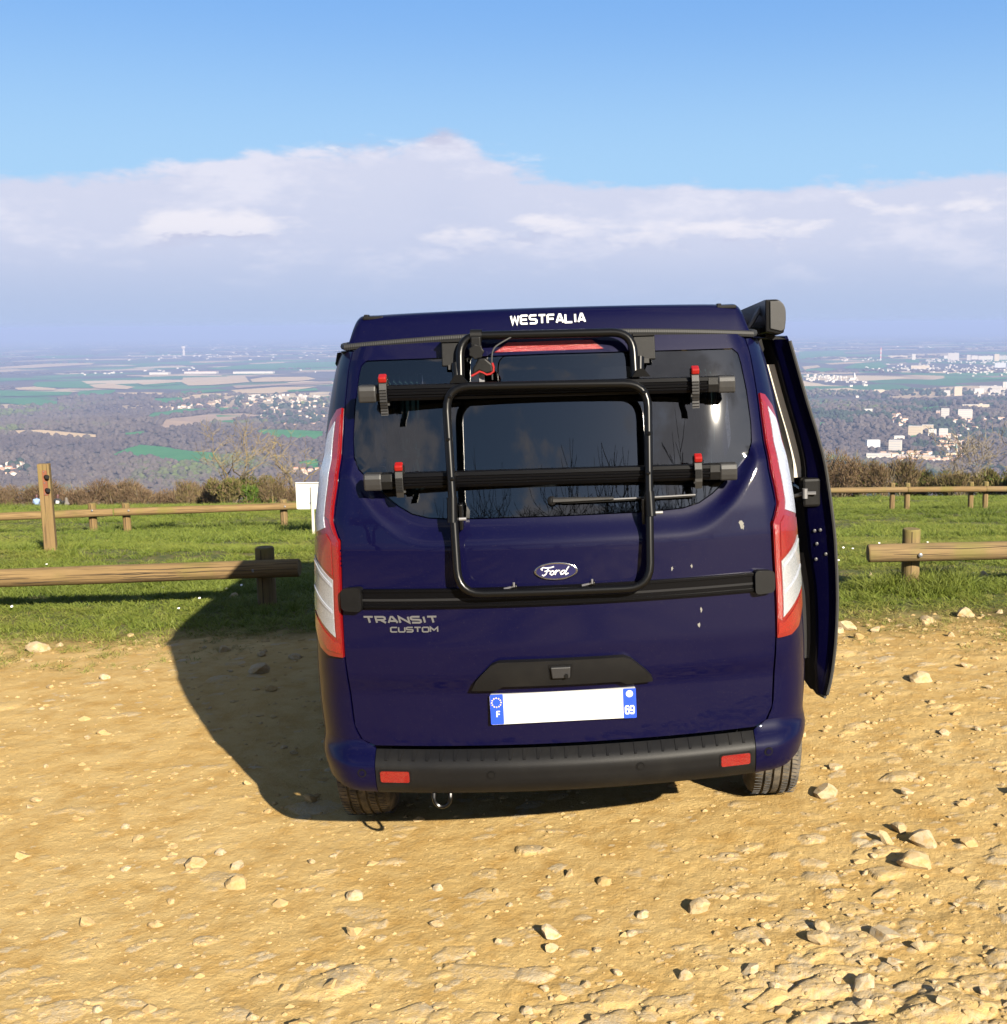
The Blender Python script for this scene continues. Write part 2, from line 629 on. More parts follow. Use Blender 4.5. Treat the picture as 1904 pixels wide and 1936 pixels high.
BLOCKS = [
    (2625, 9884, 88, 57, 'w'),
    (2664, 10274, 38, 26, 'w'),
    (2726, 9794, 31, 43, 'w'),
    (2829, 9995, 53, 32, 'w'),
    (2897, 9914, 120, 31, 'w'),
    (2880, 9557, 40, 56, 'c'),
    (3040, 9904, 61, 33, 'w'),
    (2336, 10046, 30, 47, 'w'),
    (2331, 10625, 167, 19, 'c'),
    (2481, 8137, 73, 32, 'g'),
    (1891, 7940, 121, 24, 'c'),
    (1380, 5109, 33, 38, 'c'),
    (1338, 5124, 26, 22, 'w'),
    (1626, 5464, 98, 19, 'w'),
    (1500, 5219, 41, 21, 'w'),
    (1565, 5193, 44, 18, 'w'),
    (1753, 5668, 20, 27, 'w'),
    (1089, 5327, 45, 16, 'c'),
    (952, 3658, 24, 30, 'w'),
    (1020, 3684, 43, 25, 'w'),
    (962, 3783, 13, 11, 'b'),
    (742, 3146, 36, 26, 'c'),
    (811, 3297, 30, 17, 'c'),
    (791, 3169, 22, 17, 'w'),
    (823, 3175, 23, 19, 'w'),
    (583, 2909, 32, 18, 'g'),
    (625, 2850, 30, 23, 'w'),
    (537, 2681, 27, 14, 'w'),
    (567, 2692, 27, 13, 'w'),
    (759, 3880, 26, 9, 'w'),
    (1181, 4142, 94, 9, 'c'),
    (680, 3064, 27, 9, 'w'),
    (607, 2667, 34, 11, 'b'),
    (653, 2657, 36, 10, 'c'),
]
CLUSTERS = [
    (130, [(-1746, 4796), (-1769, 5214), (-1678, 5431), (-1400, 5310), (-1196, 4666), (-914, 3530), (-961, 3526), (-1086, 3588), (-1255, 3912), (-1348, 4125), (-1334, 4305), (-1475, 4498), (-1665, 4690)]),
    (24, [(-1798, 4521), (-1832, 4628), (-1744, 4811), (-1691, 4723), (-1740, 4605)]),
    (26, [(-1400, 2624), (-1371, 2654), (-1297, 2553), (-1246, 2436), (-1297, 2426)]),
    (12, [(-738, 2577), (-684, 2579), (-658, 2481), (-724, 2525)]),
    (64, [(1020, 7186), (1137, 7077), (1229, 6651), (1213, 6244), (1152, 5958), (1005, 6130), (904, 6276)]),
    (80, [(1540, 7981), (1923, 8120), (2095, 7812), (2479, 7997), (2175, 7012), (1895, 7063), (1622, 7508), (1445, 7485)]),
    (50, [(2440, 10087), (2548, 9894), (2948, 9518), (2749, 8872), (2359, 9157), (2289, 9460)]),
    (60, [(574, 2770), (670, 2804), (742, 2678), (716, 2595), (574, 2632)]),
    (44, [(798, 3136), (867, 3211), (867, 3136), (759, 2742), (730, 2810), (694, 2833), (735, 2950)]),
    (16, [(819, 3853), (838, 3756), (799, 3480), (797, 3424), (754, 3372), (730, 3427)]),
    (30, [(1493, 5387), (1748, 5628), (1558, 5011), (1450, 5001), (1459, 5224)]),
    (16, [(969, 3621), (1139, 3654), (1091, 3523), (913, 3254), (878, 3277)]),
    (14, [(1745, 10274), (2166, 10549), (2005, 9764), (1627, 9577)]),
    (10, [(-3766, 9110), (-3404, 9364), (-3035, 8415), (-3418, 8296)]),
    (16, [(-5131, 13416), (-5002, 14703), (-4471, 13253), (-4637, 12166)]),
    (10, [(-3964, 8501), (-3504, 8321), (-3318, 7876), (-3688, 7932)]),
]
rnd = random.Random(5)
nr = np.random.RandomState(5)

# ---- ground materials
def far_ground(t, b):
    P = geo(t)
    xy = t.add('ShaderNodeSeparateXYZ', {0: P})
    ln = t.add('ShaderNodeVectorMath', {0: P}, operation='LENGTH').outputs['Value']
    wv = t.noise(scalev(t, P, (0.0011, 0.0011, 0)), 1.0, 2.0)
    warp = t.add('ShaderNodeVectorMath', {0: P, 1: t.comb(t.math('MULTIPLY', wv, 700.0), t.math('MULTIPLY', wv, 500.0), 0.0)}, operation='ADD').outputs[0]
    vor = t.add('ShaderNodeTexVoronoi', {'Vector': scalev(t, warp, (1 / 330.0, 1 / 420.0, 0.0)), 'Scale': 1.0}, voronoi_dimensions='2D')
    cs = t.add('ShaderNodeSeparateColor', {0: vor.outputs['Color']}).outputs[0]
    patch = t.ramp(cs, [(0.0, (0.07, 0.06, 0.058)), (0.14, (0.09, 0.075, 0.065)), (0.26, (0.035, 0.14, 0.045)), (0.46, (0.055, 0.185, 0.06)),
                        (0.58, (0.46, 0.34, 0.21)), (0.72, (0.54, 0.42, 0.27)), (0.82, (0.10, 0.085, 0.075)), (0.92, (0.07, 0.13, 0.05))], 'CONSTANT')
    wood = t.mapr(t.noise(scalev(t, P, (1 / 2600.0, 1 / 1500.0, 0)), 1.0, 5.0, 0.6), 0.50, 0.56)
    patch = t.mix(wood, patch, (0.085, 0.078, 0.075))
    floor = t.mix(t.noise(scalev(t, P, (0.02, 0.02, 0.02)), 1.0, 5.0), (0.06, 0.05, 0.04), (0.12, 0.10, 0.075))
    fc = t.mix(t.mapr(ln, 4300, 5600), floor, patch)
    gm = attr(t, 'grass').outputs['Fac']
    n1 = t.noise(P, 0.9, 6.0)
    n2 = t.noise(P, 9.0, 6.0, 0.65)
    grass = t.mix(n1, (0.040, 0.062, 0.014), (0.085, 0.10, 0.028))
    grass = t.mix(t.mapr(n2, 0.35, 0.75), grass, (0.15, 0.12, 0.05))
    dirt = t.mix(n2, (0.42, 0.285, 0.105), (0.48, 0.34, 0.145))
    nearc = t.mix(gm, dirt, grass)
    t.l.new(t.mix(t.mapr(ln, 120, 300), nearc, fc), b.inputs['Base Color'])
    bump(t, b, n2, 0.02, 0.8)
M_GROUND = mat('ground', rough=0.95, spec=0.15, fn=far_ground)

def grass_edge(x):
    x = np.asarray(x, float)
    return 7.62 - 0.035 * x - 0.11 * np.clip(x, 0, 4) + 0.65 * fbm(x / 1.1, x * 0 + 3.3, 4, 8)

def build_terrain():
    rr = np.concatenate([[0.0], np.geomspace(0.6, 1300, 150), np.geomspace(1300, 9000, 190)[1:], np.geomspace(9000, 95000, 60)[1:]])
    az = np.concatenate([np.linspace(R(-44), R(34), 300), np.linspace(R(34), R(316), 90)[1:-1]])
    RR, AZ = np.meshgrid(rr, az, indexing='ij')
    X, Y = RR * np.sin(AZ), RR * np.cos(AZ)
    Z = H(X, Y)
    u = X / np.maximum(Y, 0.1)
    infan = sstep(2.7, 3.0, Y) * (1 - sstep(7.7, 8.1, Y)) * sstep(-0.95, -0.87, u) * (1 - sstep(0.67, 0.75, u))
    Z = Z - 0.10 * infan
    nr_, na = RR.shape
    idx = np.arange(nr_ * na).reshape(nr_, na)
    a, b = idx[:-1], idx[1:]
    F = np.stack([a, b, np.roll(b, -1, 1), np.roll(a, -1, 1)], -1).reshape(-1, 4)
    g = sstep(0.1, 1.0, Y - grass_edge(X)) * (RR < 600)
    o = np_mesh('ground', np.stack([X, Y, Z], -1).reshape(-1, 3), F[:, ::-1].copy(), M_GROUND, smooth=True, attrs={'grass': ('FLOAT', g.ravel())})
    tag(o, kind='structure')
build_terrain()

# ---- fields
def fieldm(c1, c2):
    def fn(t, b):
        P = geo(t)
        n = t.noise(scalev(t, P, (0.012, 0.012, 0.0)), 1.0, 5.0, 0.6)
        s = t.noise(scalev(t, P, (0.10, 0.012, 0.0)), 1.0, 2.0)
        t.l.new(t.mix(t.mapr(t.math('ADD', t.math('MULTIPLY', n, 0.7), t.math('MULTIPLY', s, 0.3)), 0.3, 0.7), c1, c2), b.inputs['Base Color'])
    return fn
FM = {'green': mat('crop_green', rough=0.9, spec=0.1, fn=fieldm((0.028, 0.16, 0.040), (0.055, 0.21, 0.060))),
      'tan': mat('bare_soil_tan', rough=0.95, spec=0.1, fn=fieldm((0.46, 0.33, 0.19), (0.56, 0.42, 0.26))),
      'brown': mat('ploughed_soil', rough=0.95, spec=0.1, fn=fieldm((0.30, 0.21, 0.15), (0.40, 0.29, 0.20)))}
FPOLY = []
for c, poly in FIELDS:
    if min(p[1] for p in poly) < 1000:
        continue
    P = np.array(poly, float)
    FPOLY.append(P)
    step = max(60.0, np.ptp(P, axis=0).max() / 12)
    def fn(u, v, off):
        return np.stack([u, v, H(u, v) + 3.5 + off], 1)
    f = sheet('field', P, fn, FM[c], step=step)
    tag(f, kind='structure')

# ---- woods
def in_any(polys, P, grow=1.0):
    m_ = np.zeros(len(P), bool)
    for q in polys:
        q = np.asarray(q, float)
        c = q.mean(0)
        m_ |= inside(c + (q - c) * grow, P)
    return m_

ICO_V = None
def ico():
    bm = bmesh.new()
    bmesh.ops.create_icosphere(bm, subdivisions=1, radius=1.0)
    V = np.array([v.co[:] for v in bm.verts])
    F = np.array([[v.index for v in f.verts] for f in bm.faces])
    bm.free()
    return V, F
ICO_V, ICO_F = ico()

def blobs(name, P, rad, hgt, tint, material):
    n = len(P)
    k = len(ICO_V)
    jit = 1 + 0.22 * (nr.rand(n, k, 1) - 0.5) * 2
    V = ICO_V[None] * jit
    a = nr.rand(n) * 6.28
    ca, sa = np.cos(a)[:, None], np.sin(a)[:, None]
    x = V[..., 0] * ca - V[..., 1] * sa
    y = V[..., 0] * sa + V[..., 1] * ca
    V = np.stack([x * rad[:, None], y * rad[:, None], V[..., 2] * hgt[:, None] * 0.55 + hgt[:, None] * 0.5], -1) + P[:, None, :]
    F = (ICO_F[None] + (np.arange(n) * k)[:, None, None]).reshape(-1, 3)
    T = np.repeat(tint, k)
    return np_mesh(name, V.reshape(-1, 3), F, material, attrs={'tint': ('FLOAT', T)})

def woodm(t, b):
    ti = attr(t, 'tint').outputs['Fac']
    c = t.ramp(ti, [(0.0, (0.075, 0.058, 0.055)), (0.45, (0.115, 0.092, 0.078)), (0.62, (0.085, 0.088, 0.046)), (0.74, (0.12, 0.15, 0.042)), (0.80, (0.032, 0.052, 0.030)), (1.0, (0.030, 0.048, 0.030))])
    n = t.noise(geo(t), 0.35, 3.0)
    t.l.new(t.mix(t.math('MULTIPLY', n, 0.30), c, (0.06, 0.055, 0.045)), b.inputs['Base Color'])
M_WOOD = mat('far_wood', rough=1.0, spec=0.05, fn=woodm)

def build_woods():
    n = 46000
    u = nr.uniform(-0.66, 0.44, n)
    y = np.exp(nr.uniform(math.log(1500), math.log(5400), n))
    x = u * y
    P = np.stack([x, y], 1)
    m_ = ~in_any(FPOLY, P, 1.02)
    incl = in_any([c for _, c in CLUSTERS], P)
    m_ &= ~(incl & (nr.rand(n) > 0.26))
    for bx, by, bw, bh, c in BLOCKS:
        m_ &= np.hypot(x - bx, (y - by) * 0.45) > max(bw, 26) * 0.55 + 12
    # clearings beyond the wooded rise
    m_ &= ~((y > 4600) & (fbm(x / 420, y / 420, 3, 4) > 0.02))
    P = P[m_]
    n = len(P)
    z = H(P[:, 0], P[:, 1])
    rad = nr.uniform(4.2, 7.6, n) * (0.75 + P[:, 1] / 5200 * 0.9)
    tint = np.clip(0.28 + 1.5 * fbm(P[:, 0] / 330, P[:, 1] / 330, 4, 9) + nr.uniform(-0.16, 0.16, n), 0, 0.76)
    dark = (fbm(P[:, 0] / 160, P[:, 1] / 160, 3, 14) > 0.13) & (P[:, 0] > 300)
    tint[dark] = nr.uniform(0.8, 1.0, dark.sum())
    conif = in_any([c for _, c in CLUSTERS], P) & (nr.rand(n) < 0.6)
    tint[conif] = nr.uniform(0.8, 1, conif.sum())
    o = blobs('woodland', np.stack([P[:, 0], P[:, 1], z], 1), rad, rad * nr.uniform(1.1, 1.8, n), tint, M_WOOD)
    tag(o, 'grey brown leafless woods covering the slopes of the valley', 'woods', kind='stuff')
    # copses and hedgerows on the plain
    n = 16000
    u = nr.uniform(-0.64, 0.42, n)
    y = np.exp(nr.uniform(math.log(5000), math.log(26000), n))
    x = u * y
    k = fbm(x / 1500, y / 700, 4, 21)
    P = np.stack([x, y], 1)
    m_ = (k > 0.15) & ~in_any(FPOLY, P, 1.02)
    P = P[m_]
    n = len(P)
    rad = nr.uniform(9, 20, n) * (0.6 + P[:, 1] / 9000)
    o = blobs('copses', np.stack([P[:, 0], P[:, 1], H(P[:, 0], P[:, 1]) - 2], 1), rad, nr.uniform(9, 15, n) * (0.8 + P[:, 1] / 30000),
              np.clip(nr.uniform(-0.1, 0.45, n), 0, 1), M_WOOD)
    tag(o, 'dark copses and hedgerows between the fields of the plain', 'woods', kind='stuff')
build_woods()

# ---- houses
M_WALLW = mat('house_white', (0.56, 0.50, 0.43), 0.85)
M_WALLC = mat('house_cream', (0.52, 0.42, 0.29), 0.85)
M_WALLB = mat('house_brick', (0.50, 0.33, 0.24), 0.85)
M_WALLG = mat('block_grey', (0.62, 0.62, 0.63), 0.85)
M_TILE = mat('roof_tile', (0.42, 0.21, 0.12), 0.9)
M_TILE2 = mat('roof_tile_pale', (0.52, 0.33, 0.22), 0.9)
M_DARKW = mat('far_window', (0.38, 0.38, 0.39), 0.4)
M_WALLB2 = mat('loggia_shade', (0.46, 0.36, 0.26), 0.85)
M_FLATROOF = mat('flat_roof', (0.45, 0.43, 0.41), 0.9)

def house_mesh(w, d, h, rh, mw, mr):
    o = 0.5
    V = [(-w / 2, -d / 2, -3), (w / 2, -d / 2, -3), (w / 2, d / 2, -3), (-w / 2, d / 2, -3),
         (-w / 2, -d / 2, h), (w / 2, -d / 2, h), (w / 2, d / 2, h), (-w / 2, d / 2, h), (-w / 2, 0, h + rh), (w / 2, 0, h + rh),
         (-w / 2 - o, -d / 2 - o, h - 0.1), (w / 2 + o, -d / 2 - o, h - 0.1), (w / 2 + o, d / 2 + o, h - 0.1), (-w / 2 - o, d / 2 + o, h - 0.1), (-w / 2 - o, 0, h + rh + 0.25), (w / 2 + o, 0, h + rh + 0.25)]
    F = [[0, 1, 5, 4], [1, 2, 6, 9, 5], [2, 3, 7, 6], [3, 0, 4, 8, 7], [10, 11, 15, 14], [12, 13, 14, 15]]
    me = bpy.data.meshes.new('house')
    me.from_pydata(V, [], F)
    me.materials.append(mw)
    me.materials.append(mr)
    for i in (4, 5):
        me.polygons[i].material_index = 1
    me.update()
    return me
HM = [house_mesh(12, 9, 5.2, 2.0, M_WALLW, M_TILE2), house_mesh(15, 9, 4.2, 1.8, M_WALLC, M_TILE), house_mesh(10, 9, 6.2, 2.0, M_WALLW, M_TILE),
      house_mesh(18, 11, 6.0, 2.2, M_WALLW, M_TILE2), house_mesh(13, 10, 5.0, 2.0, M_WALLC, M_TILE2)]
CL_NAMES = ['pale house of the village beyond the two bare trees', 'pale house in the row at the edge of the green field', 'white house at the foot of the wooded slope behind the timber post',
            'white house below the village behind the white panel', 'cream house of the village behind the open van door', 'small house among trees along the plateau suburb',
            'small house between the tower blocks on the plateau', 'tiled house of the town seen over the hedge', 'white house on the town slope beside the church',
            'lone house among the trees of the wooded slope', 'white house beside the long block on the hill', 'house along the road climbing out of the town',
            'low building by the tan fields behind the van door', 'building of the works on the far plain', 'house of the far village by the water tower', 'farm building among hedgerows on the far plain']
cand = []
for ci, (n, poly) in enumerate(CLUSTERS):
    q = np.array(poly, float)
    lo, hi = q.min(0), q.max(0)
    got = []
    tries = 0
    while len(got) < n and tries < n * 200:
        tries += 1
        p = lo + nr.rand(2) * (hi - lo)
        if not inside(q, p[None])[0]:
            continue
        if got and min(abs(p[0] - g[0]) + 0.5 * abs(p[1] - g[1]) for g in got) < 15:
            continue
        got.append(p)
    cand += [(p[1], ci, p) for p in got]
cand.sort(key=lambda c: c[0])
HOUSES_XY = []
for i, (d, ci, p) in enumerate(cand[:300]):
    k = rnd.randrange(len(HM))
    o = bpy.data.objects.new('house', HM[k])
    o.location = (p[0], p[1], Hs(*p))
    s = rnd.uniform(0.75, 1.08)
    o.scale = (s, s, s)
    o.rotation_euler = (0, 0, rnd.choice((0.2, 0.5, 1.7, 2.2, 0.0)) + rnd.uniform(-0.2, 0.2))
    link(o)
    tag(o, CL_NAMES[ci], 'house', 'houses: ' + CL_NAMES[ci])
def far_settlements():
    """what is too far and too many to count"""
    pts = [p for d, ci, p in cand[300:]]
    n = 1500
    u = np.concatenate([nr.uniform(-0.62, 0.42, 900), nr.uniform(0.18, 0.42, 600)])
    y = np.concatenate([np.exp(nr.uniform(math.log(8000), math.log(34000), 900)), np.exp(nr.uniform(math.log(4600), math.log(16000), 600))])
    k = fbm(u * y / 1900, y / 2600, 3, 30)
    ok = (k > 0.06) | ((np.arange(n) >= 900) & (k > -0.06))
    P = np.concatenate([np.array(pts).reshape(-1, 2), np.stack([u * y, y], 1)[ok]])
    mb = MB()
    for x, yy in P:
        w = nr.uniform(11, 20) * (1 + max(0, yy - 8000) / 9000)
        M = Matrix.Rotation(nr.uniform(0, 3), 3, 'Z')
        mb.box((x, yy, Hs(x, yy) + 2), (w, w * 0.7, 11 + w * 0.12), M)
    o = mb.build('distant_settlements', M_WALLW)
    tag(o, 'pale dots of far off villages on the hazy plain', 'villages', kind='stuff')
far_settlements()

# ---- apartment blocks of the town and the plateau
BM = {'w': M_WALLW, 'c': M_WALLC, 'g': M_WALLG, 'b': M_WALLB}
BLAB = ['wide white tower slab on the far plateau skyline', 'small white block beside the wide slab on the plateau', 'narrow white tower on the plateau', 'square white block between plateau towers',
        'long white bar block on the plateau', 'cream coloured tower on the plateau', 'white block beyond the cream tower', 'lone white tower at the edge of the plateau fields',
        'long cream works hall behind the lone tower', 'grey white slab block below the cream tower', 'long cream block above the plateau suburb', 'cream tower standing alone in the woods',
        'small white block beside the lone cream tower', 'long white bar block along the hill crest', 'white block in front of the long bar block', 'low white block below the hill crest bar',
        'white block at the end of the hill crest', 'yellow stone house on the wooded slope', 'tall white tower above the park trees', 'stepped white slab block above the park trees',
        'small brick block beside the tall white tower', 'cream apartment block with loggias on the town slope', 'cream apartment block stepping behind its twin', 'square white block below the cream twins',
        'square white block by the town road', 'long grey white block above the town roofs', 'white block with a dark recessed side above the town', 'low white block at the town edge behind the brown bush',
        'low white block among town roofs over the hedge', 'low white hall in the woods', 'long low cream terrace below the hill crest', 'white house group above the grey blocks', 'brick roofed hall in the town', 'cream hall in the town over the hedge']
for i, (x, y, w, h, c) in enumerate(BLOCKS):
    zb = Hs(x, y)
    rt = empty('apartment_block', (x, y, zb), (0, 0, rnd.uniform(-0.35, 0.1)))
    d = max(10, min(w * 0.5, 16))
    MB().box((0, 0, h / 2 - 3), (w, d, h + 6)).build('wall', BM[c], rt)
    MB().box((0, 0, h + 0.5), (w * 0.98, d * 0.96, 0.8)).build('roof', M_FLATROOF, rt)
    if w > 60:
        MB().box((w * 0.2, 0, h + 2.4), (w * 0.12, d * 0.6, 3.2)).build('stair_tower', BM[c], rt)
    nf = max(2, int(h / 5.5))
    if y < 6000:
        for k in range(nf):
            MB().box((0, -d / 2 - 0.1, (k + 0.55) * h / nf), (w * 0.86, 0.5, h / nf * 0.30)).build('window_row', M_DARKW if c != 'c' else M_WALLB2, rt)
    tag(rt, BLAB[i], 'building', 'apartment blocks across the valley')

def church():
    x, y = 723, 2684
    rt = empty('church', (x, y, Hs(x, y)), (0, 0, 0.15))
    MB().box((-11, 0, 4), (24, 11, 14)).build('nave', M_WALLC, rt)
    V = [(-23, -6, 11), (1, -6, 11), (1, 6, 11), (-23, 6, 11), (-23, 0, 17), (1, 0, 17)]
    MB().add(V, [[0, 1, 5, 4], [2, 3, 4, 5], [1, 2, 5], [3, 0, 4]]).build('roof', mat('slate', (0.09, 0.09, 0.11), 0.7), rt)
    MB().box((3.5, 0, 9), (5.4, 5.4, 24)).build('tower', M_WALLC, rt)
    MB().add([(0.8, -2.7, 21), (6.2, -2.7, 21), (6.2, 2.7, 21), (0.8, 2.7, 21), (3.5, 0, 33)], [[0, 1, 4], [1, 2, 4], [2, 3, 4], [3, 0, 4]]).build('spire', mat('copper', (0.12, 0.26, 0.24), 0.6), rt)
    tag(rt, 'church with a pointed green spire among the town roofs', 'church')
    x, y = 1179, 6445
    rt = empty('church', (x, y, Hs(x, y)), (0, 0, 0.4))
    MB().box((-13, 0, 5), (26, 13, 16)).build('nave', M_WALLW, rt)
    MB().box((6, 0, 12), (8, 8, 30)).build('tower', M_WALLW, rt)
    MB().add([(2, -4, 27), (10, -4, 27), (10, 4, 27), (2, 4, 27), (6, 0, 44)], [[0, 1, 4], [1, 2, 4], [2, 3, 4], [3, 0, 4]]).build('spire', M_WALLG, rt)
    tag(rt, 'pale church tower in the village behind the open van door', 'church')
    x, y = -5159, 13832
    rt = empty('water_tower', (x, y, Hs(x, y)))
    MB().lathe([(16, -5), (13, 70), (22, 78), (24, 104), (0.01, 108)], Matrix.Identity(4), 14).build('tower', M_WALLW, rt, True)
    tag(rt, 'slender white water tower on the far plain', 'water tower')
    M = Matrix.Translation((0, 0, 0))
    x, y = 2047, 9975
    rt = empty('radio_mast', (x, y, Hs(x, y)))
    for k in range(6):
        MB().box((0, 0, 8 + k * 17), (9, 9, 17)).build('mast_section', mat('mast_red', (0.6, 0.2, 0.15), 0.6) if k % 2 else M_WALLW, rt)
    tag(rt, 'red and white banded mast beyond the plateau fields', 'mast')
    for j, (x, y, w) in enumerate(((-2894, 8055, 210), (-2532, 8022, 260), (-3130, 7950, 120))):
        rt = empty('warehouse', (x, y, Hs(x, y)), (0, 0, 0.05))
        MB().box((0, 0, 5), (w, 60, 16)).build('wall', M_WALLW, rt)
        MB().box((0, 0, 13.6), (w * 1.01, 61, 1.0)).build('roof', M_FLATROOF if j else mat('works_roof', (0.55, 0.32, 0.25), 0.8), rt)
        tag(rt, ['white works hall with a reddish roof on the plain', 'longest white warehouse on the plain behind the tan fields', 'short white shed at the end of the works'][j], 'warehouse')
church()

# ---- haze over the valley
def haze():
    o = MB().box((0, 0, 0), (200000, 200000, 1)).build('haze', bpy.data.materials.new('haze_air'))
    me = o.data
    lowest = -300 - 95000 ** 2 / (2 * 7.4e6) - 60
    for v in me.vertices:
        v.co.z = 24.0 if v.co.z > 0 else lowest
    m_ = me.materials[0]
    m_.use_nodes = True
    t = NT(m_.node_tree)
    t.n.clear()
    out = t.add('ShaderNodeOutputMaterial')
    v = t.add('ShaderNodeVolumePrincipled')
    v.inputs['Color'].default_value = (0.31, 0.395, 0.65, 1)
    v.inputs['Density'].default_value = HAZE_DENSITY
    v.inputs['Anisotropy'].default_value = 0.0
    t.l.new(v.outputs[0], out.inputs['Volume'])
    tag(o, 'thin blue haze over the valley', 'haze', kind='stuff')
HAZE_DENSITY = 1.0e-4
haze()
# ------------------------------------------------------------------ camper van: materials
def paintm(t, b):
    P = oco(t)
    n = t.noise(P, 3.0, 6.0, 0.7)
    d = t.noise(P, 90.0, 3.0, 0.7)
    sp = t.mapr(t.noise(P, 260.0, 1.0), 0.70, 0.76)
    f = t.math('MULTIPLY', t.mapr(n, 0.45, 0.85), t.mapr(d, 0.4, 0.8), clamp=True)
    c = t.mix(t.math('MULTIPLY', f, 0.035), (0.0010, 0.0009, 0.019), (0.13, 0.11, 0.09))
    c = t.mix(t.math('MULTIPLY', sp, 0.05), c, (0.35, 0.30, 0.26))
    t.l.new(c, b.inputs['Base Color'])
    t.l.new(t.mapr(n, 0.3, 0.9, 0.01, 0.07), b.inputs['Coat Roughness'])
M_PAINT = mat('navy_paint', (0.014, 0.012, 0.085), 0.5, coat=0.32, spec=0.06, fn=paintm)
def plasticm(c1, c2, sc_=900.0):
    def fn(t, b):
        P = oco(t)
        n = t.noise(P, 6.0, 5.0, 0.65)
        t.l.new(t.mix(t.mapr(n, 0.4, 0.8), c1, c2), b.inputs['Base Color'])
        bump(t, b, t.noise(P, sc_, 2.0), 0.0006, 0.5)
    return fn
M_PLAST = mat('black_plastic', rough=0.5, spec=0.16, fn=plasticm((0.0032, 0.0032, 0.0036), (0.008, 0.0078, 0.0075)))
M_BUMP = mat('bumper_plastic', rough=0.5, spec=0.18, fn=plasticm((0.0048, 0.0048, 0.0054), (0.010, 0.0096, 0.009)))
M_TUBE = mat('black_tube', (0.0028, 0.0028, 0.003), 0.28, spec=0.22)
M_ALU = mat('black_alu', (0.0022, 0.0022, 0.0028), 0.30, spec=0.10)
M_CAP = mat('grey_plastic', rough=0.55, fn=plasticm((0.009, 0.009, 0.0105), (0.018, 0.0175, 0.017)))
M_RUB = mat('rubber', (0.018, 0.018, 0.018), 0.75)
M_SEAL = mat('ribbed_seal', (0.008, 0.008, 0.008), 0.7, fn=lambda t, b: bump(t, b, t.add('ShaderNodeTexWave', {'Vector': oco(t), 'Scale': 38.0}, bands_direction='X').outputs[1], 0.002, 0.3))
def tyrem(t, b):
    P = oco(t)
    n = t.noise(P, 14.0, 5.0, 0.7)
    t.l.new(t.mix(t.mapr(n, 0.35, 0.7), (0.045, 0.042, 0.038), (0.16, 0.135, 0.10)), b.inputs['Base Color'])
M_TYRE = mat('dusty_tyre', rough=0.9, spec=0.2, fn=tyrem)
M_RIM = mat('wheel_rim', (0.35, 0.35, 0.36), 0.35, metal=0.9)
M_CHROME = mat('chrome', (0.55, 0.55, 0.56), 0.16, metal=1.0)
M_STEEL = mat('zinc_steel', (0.22, 0.22, 0.23), 0.5, metal=0.6)
M_WHITE = mat('white_print', (0.62, 0.62, 0.62), 0.5)
M_LETTER = mat('silver_letters', (0.14, 0.14, 0.145), 0.35, metal=0.35)
M_PLATE = mat('plate_white', (0.47, 0.47, 0.47), 0.5)
M_EUBLUE = mat('plate_blue', (0.008, 0.055, 0.55), 0.4)
M_YEL = mat('star_yellow', (0.80, 0.62, 0.10), 0.5)
M_BADGE = mat('badge_blue', (0.006, 0.006, 0.055), 0.3, coat=0.5)
M_REDP = mat('red_plastic', (0.24, 0.004, 0.0035), 0.4)
M_BLACKIN = mat('black_lining', (0.010, 0.010, 0.011), 0.8, spec=0.2)
M_GREYIN = mat('grey_lining', (0.23, 0.22, 0.20), 0.8)
M_CREAMIN = mat('cream_lining', (0.62, 0.58, 0.50), 0.8)
M_CURT = mat('teal_curtain', (0.07, 0.15, 0.15), 0.9)
M_CURTG = mat('grey_curtain', (0.10, 0.11, 0.12), 0.9)
M_SEAT = mat('seat_cloth', (0.07, 0.075, 0.08), 0.95)
M_WOODIN = mat('cabinet', (0.30, 0.29, 0.22), 0.5)

def glassm(name, tint, ior=1.5):
    m_ = bpy.data.materials.new(name)
    m_.use_nodes = True
    t = NT(m_.node_tree)
    t.n.clear()
    out = t.add('ShaderNodeOutputMaterial')
    tr = t.add('ShaderNodeBsdfTransparent')
    tr.inputs[0].default_value = (*tint, 1)
    gl = t.add('ShaderNodeBsdfGlossy')
    gl.inputs['Roughness'].default_value = 0.012
    gl.inputs['Color'].default_value = (1, 1, 1, 1)
    fr = t.add('ShaderNodeFresnel')
    fr.inputs[0].default_value = ior
    mx = t.add('ShaderNodeMixShader')
    t.l.new(fr.outputs[0], mx.inputs[0])
    t.l.new(tr.outputs[0], mx.inputs[1])
    t.l.new(gl.outputs[0], mx.inputs[2])
    t.l.new(mx.outputs[0], out.inputs[0])
    return m_
M_GLASS = glassm('tinted_glass', (0.14, 0.16, 0.18), 1.72)
M_WSCREEN = glassm('screen_glass', (0.72, 0.78, 0.78), 1.5)

